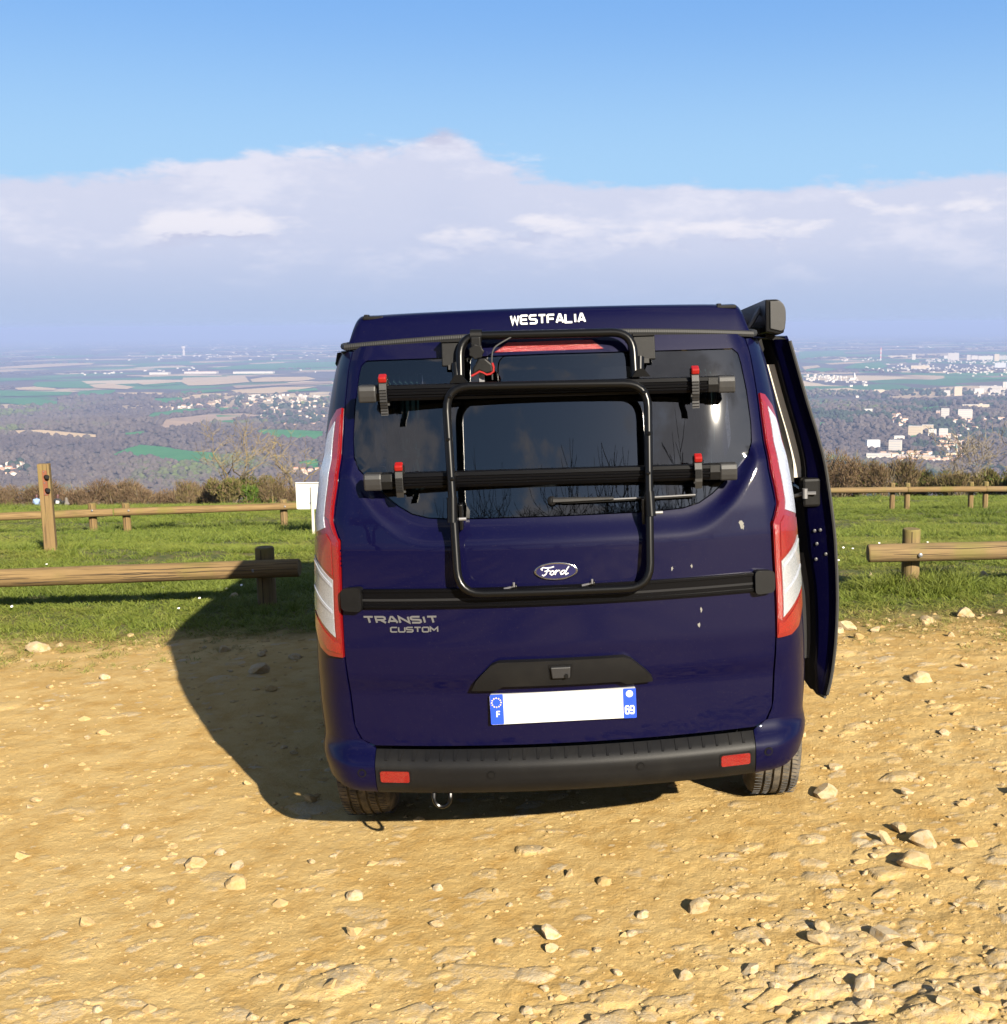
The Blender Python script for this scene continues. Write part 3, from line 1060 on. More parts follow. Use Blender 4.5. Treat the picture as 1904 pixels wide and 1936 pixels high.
def lensm(c, rough=0.14, sc_=(420, 420, 420), strength=0.6):
    def fn(t, b):
        P = scalev(t, oco(t), sc_)
        ck = t.add('ShaderNodeTexVoronoi', {'Vector': P, 'Scale': 1.0})
        bump(t, b, ck.outputs['Distance'], 0.002, strength)
        n = t.mapr(ck.outputs['Distance'], 0.1, 0.7)
        t.l.new(t.mix(n, c, tuple(min(1, a * 1.7 + 0.004) for a in c)), b.inputs['Base Color'])
    return fn
M_LRED = mat('lens_red', (0.45, 0.008, 0.008), 0.22, coat=1.0, fn=lensm((0.125, 0.0016, 0.0016)))
M_LDEEP = mat('lens_dark_red', (0.16, 0.004, 0.006), 0.14, coat=1.0)
M_LORANGE = mat('lens_orange_red', (0.62, 0.045, 0.010), 0.16, coat=1.0, fn=lensm((0.13, 0.0032, 0.001), sc_=(260, 260, 260)))
M_LCLEAR = mat('lens_clear', (0.72, 0.73, 0.76), 0.16, coat=1.0, fn=lensm((0.19, 0.20, 0.215), sc_=(300, 300, 520), strength=0.9))
M_LSTRIPE = mat('lens_clear_stripe', (0.70, 0.72, 0.78), 0.12, coat=1.0, fn=lensm((0.23, 0.25, 0.30), sc_=(700, 700, 25), strength=0.5))
M_BRAKE = mat('brake_lens', (0.60, 0.010, 0.008), 0.15, coat=1.0, fn=lensm((0.13, 0.0014, 0.0014), sc_=(220, 500, 500)))

# ------------------------------------------------------------------ camper van: body surface
VAN = empty('campervan')
VAN.matrix_world = Matrix.Translation((-0.2335, 4.0311, 0.0)) @ Matrix.Rotation(0.05295, 4, 'Z') @ Matrix.Rotation(-0.02507, 4, 'Y')
tag(VAN, 'dark blue campervan with pop-up roof parked with its side door slid open', 'campervan')

_HZ = np.array([0.20, 0.40, 0.50, 0.60, 0.75, 0.95, 1.15, 1.39, 1.55, 1.74, 1.82, 1.93, 1.98, 2.04])
_HW = np.array([0.86, 0.892, 0.912, 0.922, 0.930, 0.919, 0.905, 0.888, 0.873, 0.852, 0.838, 0.815, 0.80, 0.77])
_YZ = np.array([0.20, 0.40, 0.56, 0.78, 0.835, 0.94, 1.05, 1.30, 1.393, 1.95, 2.02, 2.10])
_YY = np.array([0.085, 0.080, 0.076, 0.074, 0.060, 0.053, 0.058, 0.070, 0.085, 0.243, 0.270, 0.315])
_zf = np.linspace(0.2, 2.1, 381)
def _smooth(v, k=5):
    p = np.pad(v, k, mode='edge')
    return np.convolve(p, np.ones(2 * k + 1) / (2 * k + 1), 'valid')
_HWf = _smooth(np.interp(_zf, _HZ, _HW), 12)
_YYf = _smooth(np.interp(_zf, _YZ, _YY), 3)
def hw(z): return np.interp(z, _zf, _HWf)
def y0(x, z):
    ax = np.abs(x)
    zc = 1.307 + 4.57 * np.clip(ax - 0.42, 0, 0.33) ** 2.46
    return np.interp(z, _zf, _YYf) + 0.035 * sstep(-0.005, 0.085, z - zc)
RX, RY, LC = 0.15, 0.24, 0.30
def skin0(s, z):
    s = np.asarray(s, float)
    z = np.asarray(z, float)
    sg = np.where(s < 0, -1.0, 1.0)
    a = np.abs(s)
    h = hw(z)
    x1 = h - RX
    ph = np.clip((a - x1) / LC, 0, 1) * math.pi / 2
    x = np.where(a <= x1, a, x1 + RX * np.sin(ph))
    xm = np.minimum(x, x1)
    y = y0(xm, z) + 0.15 * xm ** 2 + 0.3 * xm * (x - xm) + RY * (1 - np.cos(ph)) + np.maximum(a - x1 - LC, 0)
    return np.stack([sg * x, y, z], -1)
def offs(f, s, z, off):
    P = f(s, z)
    if np.isscalar(off) and off == 0:
        return P
    e = 1e-3
    du = f(np.asarray(s) + e, z) - f(np.asarray(s) - e, z)
    dv = f(s, np.asarray(z) + e) - f(s, np.asarray(z) - e)
    N = np.cross(du, dv)
    N /= np.linalg.norm(N, axis=-1, keepdims=True) + 1e-12
    return P + N * off
def skin(s, z, off=0.0): return offs(skin0, s, z, off)
def sp(s, z, off=0.0): return Vector(skin(np.array([float(s)]), np.array([float(z)]), off)[0])
def yend(z):
    x1 = hw(z) - RX
    return y0(x1, z) + 0.15 * x1 ** 2 + 0.3 * x1 * RX + RY
def side0(sg):
    def f(y, z):
        y = np.asarray(y, float)
        z = np.asarray(z, float)
        x = hw(z) + 0.045 * sstep(0, 1.3, y - yend(z))
        tp = sstep(3.9, 5.0, y)
        x = x * (1 - 0.22 * tp ** 1.5)
        return np.stack([sg * x, y, z], -1)
    return f
def side(sg):
    f = side0(sg)
    def g(y, z, off=0.0):
        return offs(f, y, z, off * (1 if sg > 0 else -1)) if not (np.isscalar(off) and off == 0) else f(y, z)
    # outward normal for +x side is du x dv with u=y, v=z -> +x ; mirrored side flips
    return g

# tailgate outline and its window
def mirror(right): return right + [(-x, z) for x, z in right[::-1]]
TG = mirror([(0.0, 0.578), (0.69, 0.578), (0.735, 0.600), (0.758, 0.65), (0.766, 0.80), (0.773, 0.92), (0.774, 1.05), (0.769, 1.23), (0.768, 1.33), (0.784, 1.36), (0.800, 1.395), (0.790, 1.45),
             (0.776, 1.52), (0.764, 1.70), (0.761, 1.80), (0.752, 1.93), (0.740, 1.985), (0.70, 2.003), (0.35, 2.012), (0.0, 2.014)])[0:]
WINR = [(0.0, 1.392), (0.36, 1.393), (0.45, 1.398), (0.51, 1.413), (0.56, 1.442), (0.61, 1.483), (0.66, 1.528), (0.70, 1.572), (0.717, 1.615), (0.721, 1.68), (0.714, 1.80), (0.700, 1.90), (0.690, 1.935), (0.665, 1.953), (0.0, 1.958)]
WIN = mirror(WINR)
def dedupe(p):
    o = []
    for q in p:
        if not o or abs(o[-1][0] - q[0]) + abs(o[-1][1] - q[1]) > 1e-6:
            o.append(q)
    if abs(o[0][0] - o[-1][0]) + abs(o[0][1] - o[-1][1]) < 1e-6:
        o.pop()
    return o
TG = dedupe(TG)
WIN = dedupe(WIN)
def shrink(poly, d):
    """offset a polygon inwards by d (approximate, along vertex normals)"""
    P = np.array(poly, float)
    A = 0.5 * np.sum(P[:, 0] * np.roll(P[:, 1], -1) - np.roll(P[:, 0], -1) * P[:, 1])
    t = np.roll(P, -1, 0) - np.roll(P, 1, 0)
    t /= np.linalg.norm(t, axis=1, keepdims=True) + 1e-12
    n = np.stack([-t[:, 1], t[:, 0]], 1) * (1 if A > 0 else -1)
    return [tuple(p) for p in P + n * d]
TAIL = sheet('tailgate', TG, skin, M_PAINT, VAN, holes=[WIN], step=0.011, thick=0.028)
gl = sheet('rear_window', shrink(WIN, 0.004), skin, M_GLASS, TAIL, step=0.04, off=-0.002, thick=0.0)
# black band printed round the edge of the glass, on its inner face
sheet('window_border', shrink(WIN, 0.006), skin, M_BLACKIN, TAIL, holes=[round_poly([(0.645, 1.60), (0.630, 1.905), (-0.630, 1.905), (-0.645, 1.60), (-0.52, 1.470), (0.52, 1.470)], 0.06)], step=0.05, off=-0.010)

# rear corners, from the tailgate gap round to the side
def corner_poly(sg):
    zs = np.linspace(0.60, 1.985, 40)
    tgx = np.array([p for p in TG if p[0] > 0.6 and 0.579 < p[1] < 2.0])
    tgx = tgx[np.argsort(tgx[:, 1])]
    inner = [(float(np.interp(z, tgx[:, 1], tgx[:, 0])) + 0.007, float(z)) for z in zs]
    outer = [(float(hw(z) - RX + LC), float(z)) for z in zs[::-1]]
    return [(sg * a, b) for a, b in inner + outer]
for sg in (1, -1):
    sheet('rear_corner', corner_poly(sg), skin, M_PAINT, VAN, step=0.035, thick=0.025)
# dark channel behind the tailgate gap
for sg in (1, -1):
    sheet('gate_seal', [(sg * 0.735, 0.59), (sg * 0.80, 0.59), (sg * 0.825, 1.36), (sg * 0.79, 1.97), (sg * 0.72, 1.97), (sg * 0.745, 1.36)], skin, M_BLACKIN, VAN, step=0.05, off=-0.030)

# body sides: openings for windows, wheels and (on the right) the sliding door
def side_panel(sg):
    zs = np.linspace(1.985, 0.60, 24)
    rear = [(float(yend(z)), float(z)) for z in zs]
    wr, wf = 0.98, 3.72
    def arch(c): return [(c + 0.40 * math.cos(a), 0.30 + 0.40 * math.sin(a)) for a in np.linspace(math.pi, 0, 15)]
    poly = rear + [(0.52, 0.40), (wr - 0.40, 0.36)] + arch(wr)[1:-1] + [(wr + 0.40, 0.30), (wf - 0.40, 0.30)] + arch(wf)[1:-1] + [(wf + 0.40, 0.34), (4.70, 0.36), (4.78, 0.60), (4.70, 0.88), (4.10, 1.08), (3.35, 1.90), (3.1, 1.985)]
    wins = [round_poly([(0.72, 1.27), (1.48, 1.27), (1.48, 1.83), (0.80, 1.83)], 0.06)]
    front = round_poly([(2.72, 1.20), (3.72, 1.20), (3.18, 1.80), (2.72, 1.83)], 0.05)
    mid = round_poly([(1.62, 1.26), (2.56, 1.26), (2.56, 1.83), (1.62, 1.83)], 0.06)
    holes = wins + [front]
    if sg > 0:
        holes.append(round_poly([(1.55, 0.42), (2.62, 0.42), (2.62, 1.92), (1.55, 1.92)], 0.08))
    else:
        holes.append(mid)
    g = side(sg)
    o = sheet('side_panel', poly, g, M_PAINT, VAN, holes=holes, step=0.07, thick=0.04 if sg > 0 else 0.04)
    for w in wins + [front] + ([mid] if sg < 0 else []):
        sheet('side_window', shrink(w, -0.004), g, M_GLASS, VAN, step=0.08, off=-0.006)
for sg in (1, -1):
    side_panel(sg)

# roof skin, bonnet and windscreen
def strip(name, prof, material, nx=17, crown=0.02):
    """prof [(y, z, halfwidth)]"""
    V = []
    for y, z, w in prof:
        for i in range(nx):
            u = -1 + 2 * i / (nx - 1)
            V.append((u * w, y, z + crown * (1 - u * u)))
    F = np.array([[j * nx + i, j * nx + i + 1, (j + 1) * nx + i + 1, (j + 1) * nx + i] for j in range(len(prof) - 1) for i in range(nx - 1)])
    return np_mesh(name, V, F, material, VAN, True)
strip('roof_skin', [(0.43, 1.985, 0.80), (1.5, 1.99, 0.84), (3.1, 1.985, 0.84), (3.35, 1.90, 0.845)], M_PAINT)
strip('windscreen', [(3.35, 1.90, 0.845), (3.75, 1.49, 0.865), (4.10, 1.08, 0.88)], M_WSCREEN, crown=0.06)
strip('bonnet', [(4.10, 1.08, 0.88), (4.45, 0.99, 0.82), (4.70, 0.88, 0.74), (4.78, 0.60, 0.735), (4.70, 0.36, 0.74)], M_PAINT, crown=0.05)
MB().box((0, 2.45, 0.36), (1.56, 4.1, 0.10)).build('floor_pan', M_BLACKIN, VAN)
MB().box((0, 0.36, 0.46), (1.30, 0.36, 0.12)).build('rear_cross_member', M_BLACKIN, VAN)

# ------------------------------------------------------------------ bumper
_BZ = np.array([0.30, 0.405, 0.425, 0.452, 0.515, 0.530, 0.552, 0.566, 0.62])
_BY = np.array([0.10, 0.062, 0.040, 0.026, 0.020, 0.026, 0.052, 0.074, 0.080])
def bskin0(s, z):
    P = skin0(s, z)
    base = np.interp(z, _zf, _YYf)
    d = np.interp(z, _BZ, _BY) - base
    a = np.abs(np.asarray(s, float))
    x1 = hw(z) - RX
    ph = np.clip((a - x1) / LC, 0, 1)
    P[..., 1] += d * (1 - ph ** 2)
    P[..., 0] += np.sign(s) * (-d) * np.sin(ph * math.pi / 2) * 0.2
    return P
def bskin(s, z, off=0.0): return offs(bskin0, s, z, off)
BUMPER = sheet('bumper', [(-0.685, 0.408), (0.685, 0.408), (0.685, 0.566), (-0.685, 0.566)], bskin, M_BUMP, VAN, step=0.018, thick=0.03)
for sg in (1, -1):
    pc = [(0.688, 0.408), (0.76, 0.412), (0.83, 0.424), (0.90, 0.452), (0.97, 0.50), (1.04, 0.575), (1.05, 0.602), (0.76, 0.602), (0.735, 0.598), (0.70, 0.575), (0.688, 0.566)]
    sheet('bumper_corner', [(sg * a, b) for a, b in pc], bskin, M_PAINT, BUMPER, step=0.022, thick=0.02)
# raised ribs on the step
for i in range(27):
    x = -0.645 + i * 1.29 / 26
    q = [(x - 0.005, 0.536), (x + 0.003, 0.536), (x + 0.011, 0.564), (x - 0.006, 0.564)]
    MB().prism(q, lambda u, v, d: Vector(bskin(np.array([u]), np.array([v]), d)[0]), 0.0, 0.003).build('tread_rib', M_BUMP, BUMPER)
def vfn(f):
    return lambda u, v, d: Vector(f(np.array([float(u)]), np.array([float(v)]), d)[0])
for x0, x1 in ((-0.667, -0.562), (0.556, 0.664)):
    rp = round_poly([(x0, 0.460), (x1, 0.460), (x1, 0.502), (x0, 0.502)], 0.008, 3)
    MB().prism(round_poly([(x0 - 0.006, 0.454), (x1 + 0.006, 0.454), (x1 + 0.006, 0.508), (x0 - 0.006, 0.508)], 0.01, 3), vfn(bskin), -0.002, 0.002).build('reflector_frame', M_PLAST, BUMPER)
    MB().prism(rp, vfn(bskin), 0.0, 0.005).build('reflector', M_LRED, BUMPER)
for x, z, m_ in ((-0.269, 0.487, M_BUMP), (0.262, 0.492, M_BUMP), (-0.735, 0.492, M_PAINT), (0.735, 0.497, M_PAINT)):
    c = [(x + 0.016 * math.cos(a), z + 0.016 * math.sin(a)) for a in np.linspace(0, 2 * math.pi, 20, endpoint=False)]
    ci = [(x + 0.0105 * math.cos(a), z + 0.0105 * math.sin(a)) for a in np.linspace(0, 2 * math.pi, 20, endpoint=False)]
    o = MB().prism(c, vfn(bskin), -0.001, 0.002).build('parking_sensor', M_PLAST, BUMPER)
    MB().prism(ci, vfn(bskin), 0.0, 0.0042).build('sensor_cap', m_, o)
# tow eye
path = [Vector((-0.485, 0.14, 0.44))] + [Vector((-0.455 + 0.030 * math.cos(a), 0.10, 0.385 + 0.034 * math.sin(a))) for a in np.linspace(math.pi, 2 * math.pi, 12)] + [Vector((-0.425, 0.14, 0.44))]
MB().tube(path, 0.0075, 8).build('tow_eye', M_TUBE, VAN, True)

# ------------------------------------------------------------------ tail lamps
LAMP_IN = [(0.778, 0.913), (0.780, 1.05), (0.776, 1.23), (0.775, 1.325), (0.791, 1.355), (0.809, 1.395), (0.802, 1.45), (0.786, 1.52), (0.774, 1.70), (0.772, 1.785)]
LAMP_OUT = [(0.80, 1.778), (0.845, 1.735), (0.880, 1.66), (0.925, 1.50), (0.945, 1.38), (0.955, 1.25), (0.960, 1.10), (0.950, 1.00), (0.90, 0.935), (0.85, 0.915)]
_li = np.array(LAMP_IN)
_lo = np.array(LAMP_OUT[::-1])
def lamp_uv(u, z):
    a = np.interp(z, _li[:, 1], _li[:, 0])
    b = np.interp(z, _lo[:, 1], _lo[:, 0])
    return a + (b - a) * u
def tail_lamp(sg):
    out = LAMP_IN + LAMP_OUT
    root = sheet('tail_lamp', [(sg * a, b) for a, b in out], skin, M_LDEEP, VAN, step=0.02, off=0.010, thick=0.02)
    def piece(name, poly, m_, off=0.0125, step=0.02):
        d = densify(poly, 0.03)
        q = [(sg * float(lamp_uv(u, z)), float(z)) for u, z in d]
        return sheet(name, q, skin, m_, root, step=step, off=off, thick=0.006)
    piece('red_light', [(0.03, 1.345), (0.08, 1.40), (0.27, 1.41), (0.31, 1.60), (0.40, 1.750), (0.05, 1.762)], M_LRED)
    piece('clear_light', [(0.31, 1.37), (0.93, 1.34), (0.92, 1.55), (0.88, 1.69), (0.48, 1.735), (0.36, 1.60)], M_LSTRIPE)
    piece('red_strip', [(0.02, 0.985), (0.13, 0.975), (0.12, 1.20), (0.16, 1.32), (0.03, 1.325)], M_LRED)
    piece('red_block', [(0.17, 1.205), (0.94, 1.275), (0.94, 1.325), (0.30, 1.35), (0.20, 1.325)], M_LRED)
    piece('clear_block', [(0.17, 0.985), (0.95, 1.075), (0.94, 1.26), (0.17, 1.19)], M_LCLEAR)
    for k in (0.0, 0.095):
        piece('chrome_bar', [(0.20, 1.165 - k), (0.93, 1.235 - k), (0.93, 1.247 - k), (0.20, 1.177 - k)], M_LSTRIPE, 0.0145, 0.012)
    piece('orange_light', [(0.04, 0.927), (0.55, 0.935), (0.88, 0.98), (0.95, 1.058), (0.22, 0.968), (0.04, 0.968)], M_LORANGE)
for sg in (1, -1):
    tail_lamp(sg)

# ------------------------------------------------------------------ tailgate fittings
MB().prism([(-0.202, 1.966), (0.190, 1.966), (0.150, 1.999), (-0.150, 1.999)], vfn(skin), -0.004, 0.006).build('brake_light', M_BRAKE, TAIL)
MB().prism([(-0.225, 1.960), (0.215, 1.960), (0.165, 2.005), (-0.165, 2.005)], vfn(skin), -0.006, 0.002).build('brake_light_frame', M_PAINT, TAIL)
# belt rail
def belt(u, v, off=0.0): return skin(u, v, off)
RAIL = sheet('belt_rail', [(-0.70, 1.092), (0.70, 1.092), (0.70, 1.160), (-0.70, 1.160)], skin, M_ALU, TAIL, step=0.03, off=0.016, thick=0.02)
sheet('rail_groove', [(-0.69, 1.118), (0.69, 1.118), (0.69, 1.126), (-0.69, 1.126)], skin, M_BLACKIN, RAIL, step=0.03, off=0.018, thick=0.004)
sheet('rail_lip', [(-0.70, 1.150), (0.70, 1.150), (0.70, 1.158), (-0.70, 1.158)], skin, M_ALU, RAIL, step=0.03, off=0.022, thick=0.008)
sheet('rail_lip', [(-0.70, 1.096), (0.70, 1.096), (0.70, 1.104), (-0.70, 1.104)], skin, M_ALU, RAIL, step=0.03, off=0.022, thick=0.008)
for sg in (1, -1):
    q = round_poly([(0.690, 1.082), (0.762, 1.086), (0.762, 1.164), (0.690, 1.170)], 0.018, 4)
    sheet('rail_end_cap', [(sg * a, b) for a, b in q], skin, M_PLAST, RAIL, step=0.02, off=0.034, thick=0.034)
# grip with the camera
grip = [(-0.322, 0.800), (-0.300, 0.798), (-0.235, 0.798), (-0.212, 0.812), (0.200, 0.812), (0.222, 0.800), (0.314, 0.804), (0.314, 0.815), (0.295, 0.838), (0.240, 0.888), (0.215, 0.898), (-0.222, 0.898), (-0.248, 0.888), (-0.305, 0.832)]
GRIP = sheet('tailgate_grip', grip, skin, M_BUMP, TAIL, step=0.03, off=0.030, thick=0.03)
MB().prism(round_poly([(-0.045, 0.836), (0.030, 0.836), (0.036, 0.884), (-0.050, 0.884)], 0.005, 2), vfn(skin), 0.028, 0.033).build('camera_frame', M_PLAST, GRIP)
MB().prism([(-0.037, 0.840), (0.024, 0.840), (0.028, 0.879), (-0.042, 0.879)], vfn(skin), 0.030, 0.046).build('reversing_camera', M_CAP, GRIP, bevel=0.004)
MB().prism([(0.012 + 0.007 * math.cos(a), 0.848 + 0.007 * math.sin(a)) for a in np.linspace(0, 6.28, 12, endpoint=False)], vfn(skin), 0.045, 0.050).build('camera_lens', M_PLAST, GRIP)
# number plate, blank as in the photograph
def plfn(u, v, d): return Vector((u, 0.062 + 0.05 * (v - 0.66) - d, v))
PLATE = MB().prism(round_poly([(-0.262, 0.662), (0.256, 0.664), (0.255, 0.772), (-0.263, 0.770)], 0.006, 3), plfn, -0.02, 0.0).build('number_plate', M_PLATE, TAIL)
def pfn(u, v, d): return plfn(u, v, d)
for x0, x1 in ((-0.262, -0.216), (0.210, 0.256)):
    MB().prism(round_poly([(x0, 0.663), (x1, 0.663), (x1, 0.771), (x0, 0.771)], 0.004, 2), pfn, 0.0, 0.0008).build('blue_band', M_EUBLUE, PLATE)
st = MB()
for k in range(12):
    a = 2 * math.pi * k / 12
    cx, cz = -0.240 + 0.0165 * math.cos(a), 0.742 + 0.0165 * math.sin(a)
    st.prism([(cx + (0.0036 if j % 2 == 0 else 0.0015) * math.sin(j * math.pi / 5), cz + (0.0036 if j % 2 == 0 else 0.0015) * math.cos(j * math.pi / 5)) for j in range(10)], pfn, 0.001, 0.0018)
st.build('star_ring', M_YEL, PLATE)
MB().prism([(0.233 + 0.0125 * math.cos(a), 0.752 + 0.0125 * math.sin(a)) for a in np.linspace(0, 2 * math.pi, 20, endpoint=False)], pfn, 0.001, 0.0018).build('emblem_disc', M_WHITE, PLATE)

# ---- lettering drawn with strokes
FONT = {
 'W': [[(0, 1), (.22, 0), (.5, .8), (.78, 0), (1, 1)]], 'E': [[(1, 1), (.12, 1), (0, .9), (0, .1), (.12, 0), (1, 0)], [(.05, .5), (.9, .5)]],
 'S': [[(1, 1), (.15, 1), (0, .88), (0, .62), (.12, .52), (.88, .48), (1, .38), (1, .12), (.85, 0), (0, 0)]], 'T': [[(0, 1), (1, 1)], [(.5, .95), (.5, 0)]],
 'F': [[(1, 1), (.12, 1), (0, .9), (0, 0)], [(.05, .5), (.9, .5)]], 'A': [[(0, 0), (.42, 1), (.58, 1), (1, 0)], [(.2, .30), (.8, .30)]], 'L': [[(0, 1), (0, 0), (1, 0)]], 'I': [[(.5, 1), (.5, 0)]],
 'R': [[(0, 0), (0, 1), (.85, 1), (1, .88), (1, .6), (.85, .48), (.05, .48)], [(.5, .45), (1, 0)]], 'N': [[(0, 0), (0, 1), (1, 0), (1, 1)]],
 'C': [[(1, 1), (.15, 1), (0, .85), (0, .15), (.15, 0), (1, 0)]], 'U': [[(0, 1), (0, .15), (.15, 0), (.85, 0), (1, .15), (1, 1)]],
 'O': [[(.5, 1), (.15, 1), (0, .85), (0, .15), (.15, 0), (.85, 0), (1, .15), (1, .85), (.85, 1), (.5, 1)]], 'M': [[(0, 0), (0, 1), (.5, .35), (1, 1), (1, 0)]],
 '6': [[(.95, .85), (.8, 1), (.2, 1), (0, .82), (0, .18), (.2, 0), (.8, 0), (1, .18), (1, .40), (.8, .57), (.05, .57)]],
 '9': [[(.05, .15), (.2, 0), (.8, 0), (1, .18), (1, .82), (.8, 1), (.2, 1), (0, .82), (0, .60), (.2, .43), (.95, .43)]],
}
def ribbon(pts, w):
    P = [np.array(p, float) for p in pts]
    n = len(P)
    Lf, Rt = [], []
    for i in range(n):
        d0 = P[i] - P[i - 1] if i > 0 else P[1] - P[0]
        d1 = P[i + 1] - P[i] if i < n - 1 else P[i] - P[i - 1]
        d0 = d0 / np.linalg.norm(d0)
        d1 = d1 / np.linalg.norm(d1)
        n0, n1 = np.array([-d0[1], d0[0]]), np.array([-d1[1], d1[0]])
        mm = n0 + n1
        mm /= np.linalg.norm(mm) + 1e-9
        k = min(1.0 / max(mm @ n0, 0.35), 2.2)
        Lf.append(P[i] + mm * k * w / 2)
        Rt.append(P[i] - mm * k * w / 2)
    return Lf, Rt
def text(name, s, x0, z0, x1, h, w, fn, material, parent, o0, o1, gap=0.25, shear=0.0, aspect={'I': 0.25}):
    ws = [aspect.get(c, 1.15 if c in 'WM' else 1.0) for c in s]
    tot = sum(ws) + gap * (len(s) - 1)
    k = (x1 - x0) / tot
    x = x0
    mb = MB()
    for c, cw in zip(s, ws):
        for si, stroke in enumerate(FONT[c]):
            pts = [(x + a * cw * k + shear * b * h, z0 + b * h) for a, b in stroke]
            Lf, Rt = ribbon(pts, w)
            e = si * 0.0003
            for i in range(len(pts) - 1):
                mb.prism([Lf[i], Lf[i + 1], Rt[i + 1], Rt[i]][::-1], fn, o0, o1 + e)
        x += (cw + gap) * k
    return mb.build(name, material, parent)
text('lettering', 'TRANSIT', -0.690, 1.039, -0.430, 0.021, 0.0062, vfn(skin), M_LETTER, TAIL, 0.0, 0.004, gap=0.30, shear=-0.25)
text('lettering', 'CUSTOM', -0.600, 1.006, -0.433, 0.016, 0.0045, vfn(skin), M_LETTER, TAIL, 0.0, 0.004, gap=0.28)
text('country_letter', 'F', -0.240, 0.690, -0.229, 0.020, 0.0042, pfn, M_WHITE, PLATE, 0.001, 0.0018)
text('department_number', '69', 0.217, 0.680, 0.247, 0.027, 0.0052, pfn, M_WHITE, PLATE, 0.001, 0.0018, gap=0.42)
# emblem on the right band: a peak over two lines
mt = MB()
for pts in ([(0.225, 0.747), (0.231, 0.757), (0.234, 0.752), (0.237, 0.757), (0.242, 0.748)], [(0.225, 0.7445), (0.241, 0.7445)]):
    Lf, Rt = ribbon(pts, 0.0016)
    for i in range(len(pts) - 1):
        mt.prism([Lf[i], Lf[i + 1], Rt[i + 1], Rt[i]][::-1], pfn, 0.0019, 0.0023)
for i, wd in enumerate((0.030, 0.018, 0.016)):
    z = 0.733 - i * 0.0058
    mt.prism([(0.233 - wd / 2, z), (0.233 + wd / 2, z), (0.233 + wd / 2, z + 0.0024), (0.233 - wd / 2, z + 0.0024)], pfn, 0.001, 0.0016)
mt.build('emblem_print', M_EUBLUE, PLATE).data.materials[0] = M_EUBLUE
# maker's oval
def oval(rx, rz, n=40): return [(-0.009 + rx * math.cos(a), 1.209 + rz * math.sin(a)) for a in np.linspace(0, 2 * math.pi, n, endpoint=False)]
BADGE = MB().prism(oval(0.076, 0.0315), vfn(skin), -0.002, 0.007).build('maker_badge', M_CHROME, TAIL, bevel=0.002)
MB().prism(oval(0.069, 0.0255), vfn(skin), 0.006, 0.0082).build('badge_field', M_BADGE, BADGE)
fo = MB()
F_STROKES = [  # flowing script F o r d
    [(-0.046, 0.006), (-0.050, 0.011), (-0.044, 0.016), (-0.034, 0.014), (-0.020, 0.015), (-0.010, 0.018)],
    [(-0.027, 0.014), (-0.031, 0.004), (-0.036, -0.008), (-0.043, -0.013), (-0.048, -0.010)], [(-0.040, 0.002), (-0.032, 0.004), (-0.022, 0.004)],
    [(-0.014, 0.004), (-0.021, 0.000), (-0.023, -0.007), (-0.018, -0.011), (-0.012, -0.007), (-0.011, 0.000), (-0.014, 0.004)],
    [(-0.010, -0.001), (-0.004, 0.004), (-0.005, -0.003), (-0.008, -0.011)], [(-0.005, -0.001), (0.002, 0.004), (0.008, 0.003)],
    [(0.024, 0.003), (0.016, 0.003), (0.009, -0.004), (0.011, -0.010), (0.018, -0.008), (0.026, 0.002)], [(0.036, 0.017), (0.030, 0.008), (0.024, -0.006), (0.026, -0.011), (0.034, -0.006)]]
for si, pts in enumerate(F_STROKES):
    Lf, Rt = ribbon([(a * 1.12 - 0.004, 1.208 + b) for a, b in pts], 0.0042)
    for i in range(len(pts) - 1):
        fo.prism([Lf[i], Lf[i + 1], Rt[i + 1], Rt[i]][::-1], vfn(skin), 0.0085, 0.0095 + si * 0.0003)
fo.build('badge_script', mat('script_silver', (0.55, 0.55, 0.56), 0.4), BADGE)
# bird droppings and scuffs on the paint
for k_, (x, z, s) in enumerate(((0.655, 1.338, 0.011), (0.662, 1.325, 0.006), (0.40, 1.195, 0.006), (0.47, 1.20, 0.005), (0.50, 1.04, 0.007), (0.49, 0.985, 0.006))):
    r_ = random.Random(k_)
    q = [(x + s * r_.uniform(0.3, 1.0) * math.cos(a), z + s * r_.uniform(0.4, 1.9) * math.sin(a)) for a in np.linspace(0, 6.28, 11, endpoint=False)]
    MB().prism(q, vfn(skin), 0.0, 0.0012).build('dropping', mat('dried_dropping', (0.16, 0.155, 0.14), 0.9), TAIL)
# wiper
a, b_ = sp(-0.010, 1.444, 0.030), sp(0.49, 1.436, 0.022)
WIPER = MB().lathe([(0.016, 0), (0.016, 0.018), (0.008, 0.024)], Matrix.Translation(sp(-0.014, 1.444, 0.008)) @ Matrix.Rotation(R(72), 4, 'X'), 14).build('wiper', M_PLAST, TAIL, True)
mid_ = sp(0.20, 1.442, 0.036)
MB().tube([a, a.lerp(mid_, 0.3), mid_], [0.010, 0.009, 0.005], 6).build('wiper_arm', M_CAP, WIPER)
MB().tube([sp(x, 1.437, 0.020) for x in np.linspace(0.02, 0.49, 9)], 0.005, 6).build('wiper_blade', M_PLAST, WIPER)
MB().tube([sp(x, 1.440, 0.028) for x in np.linspace(0.16, 0.49, 8)], 0.003, 6).build('wiper_frame', M_STEEL, WIPER)

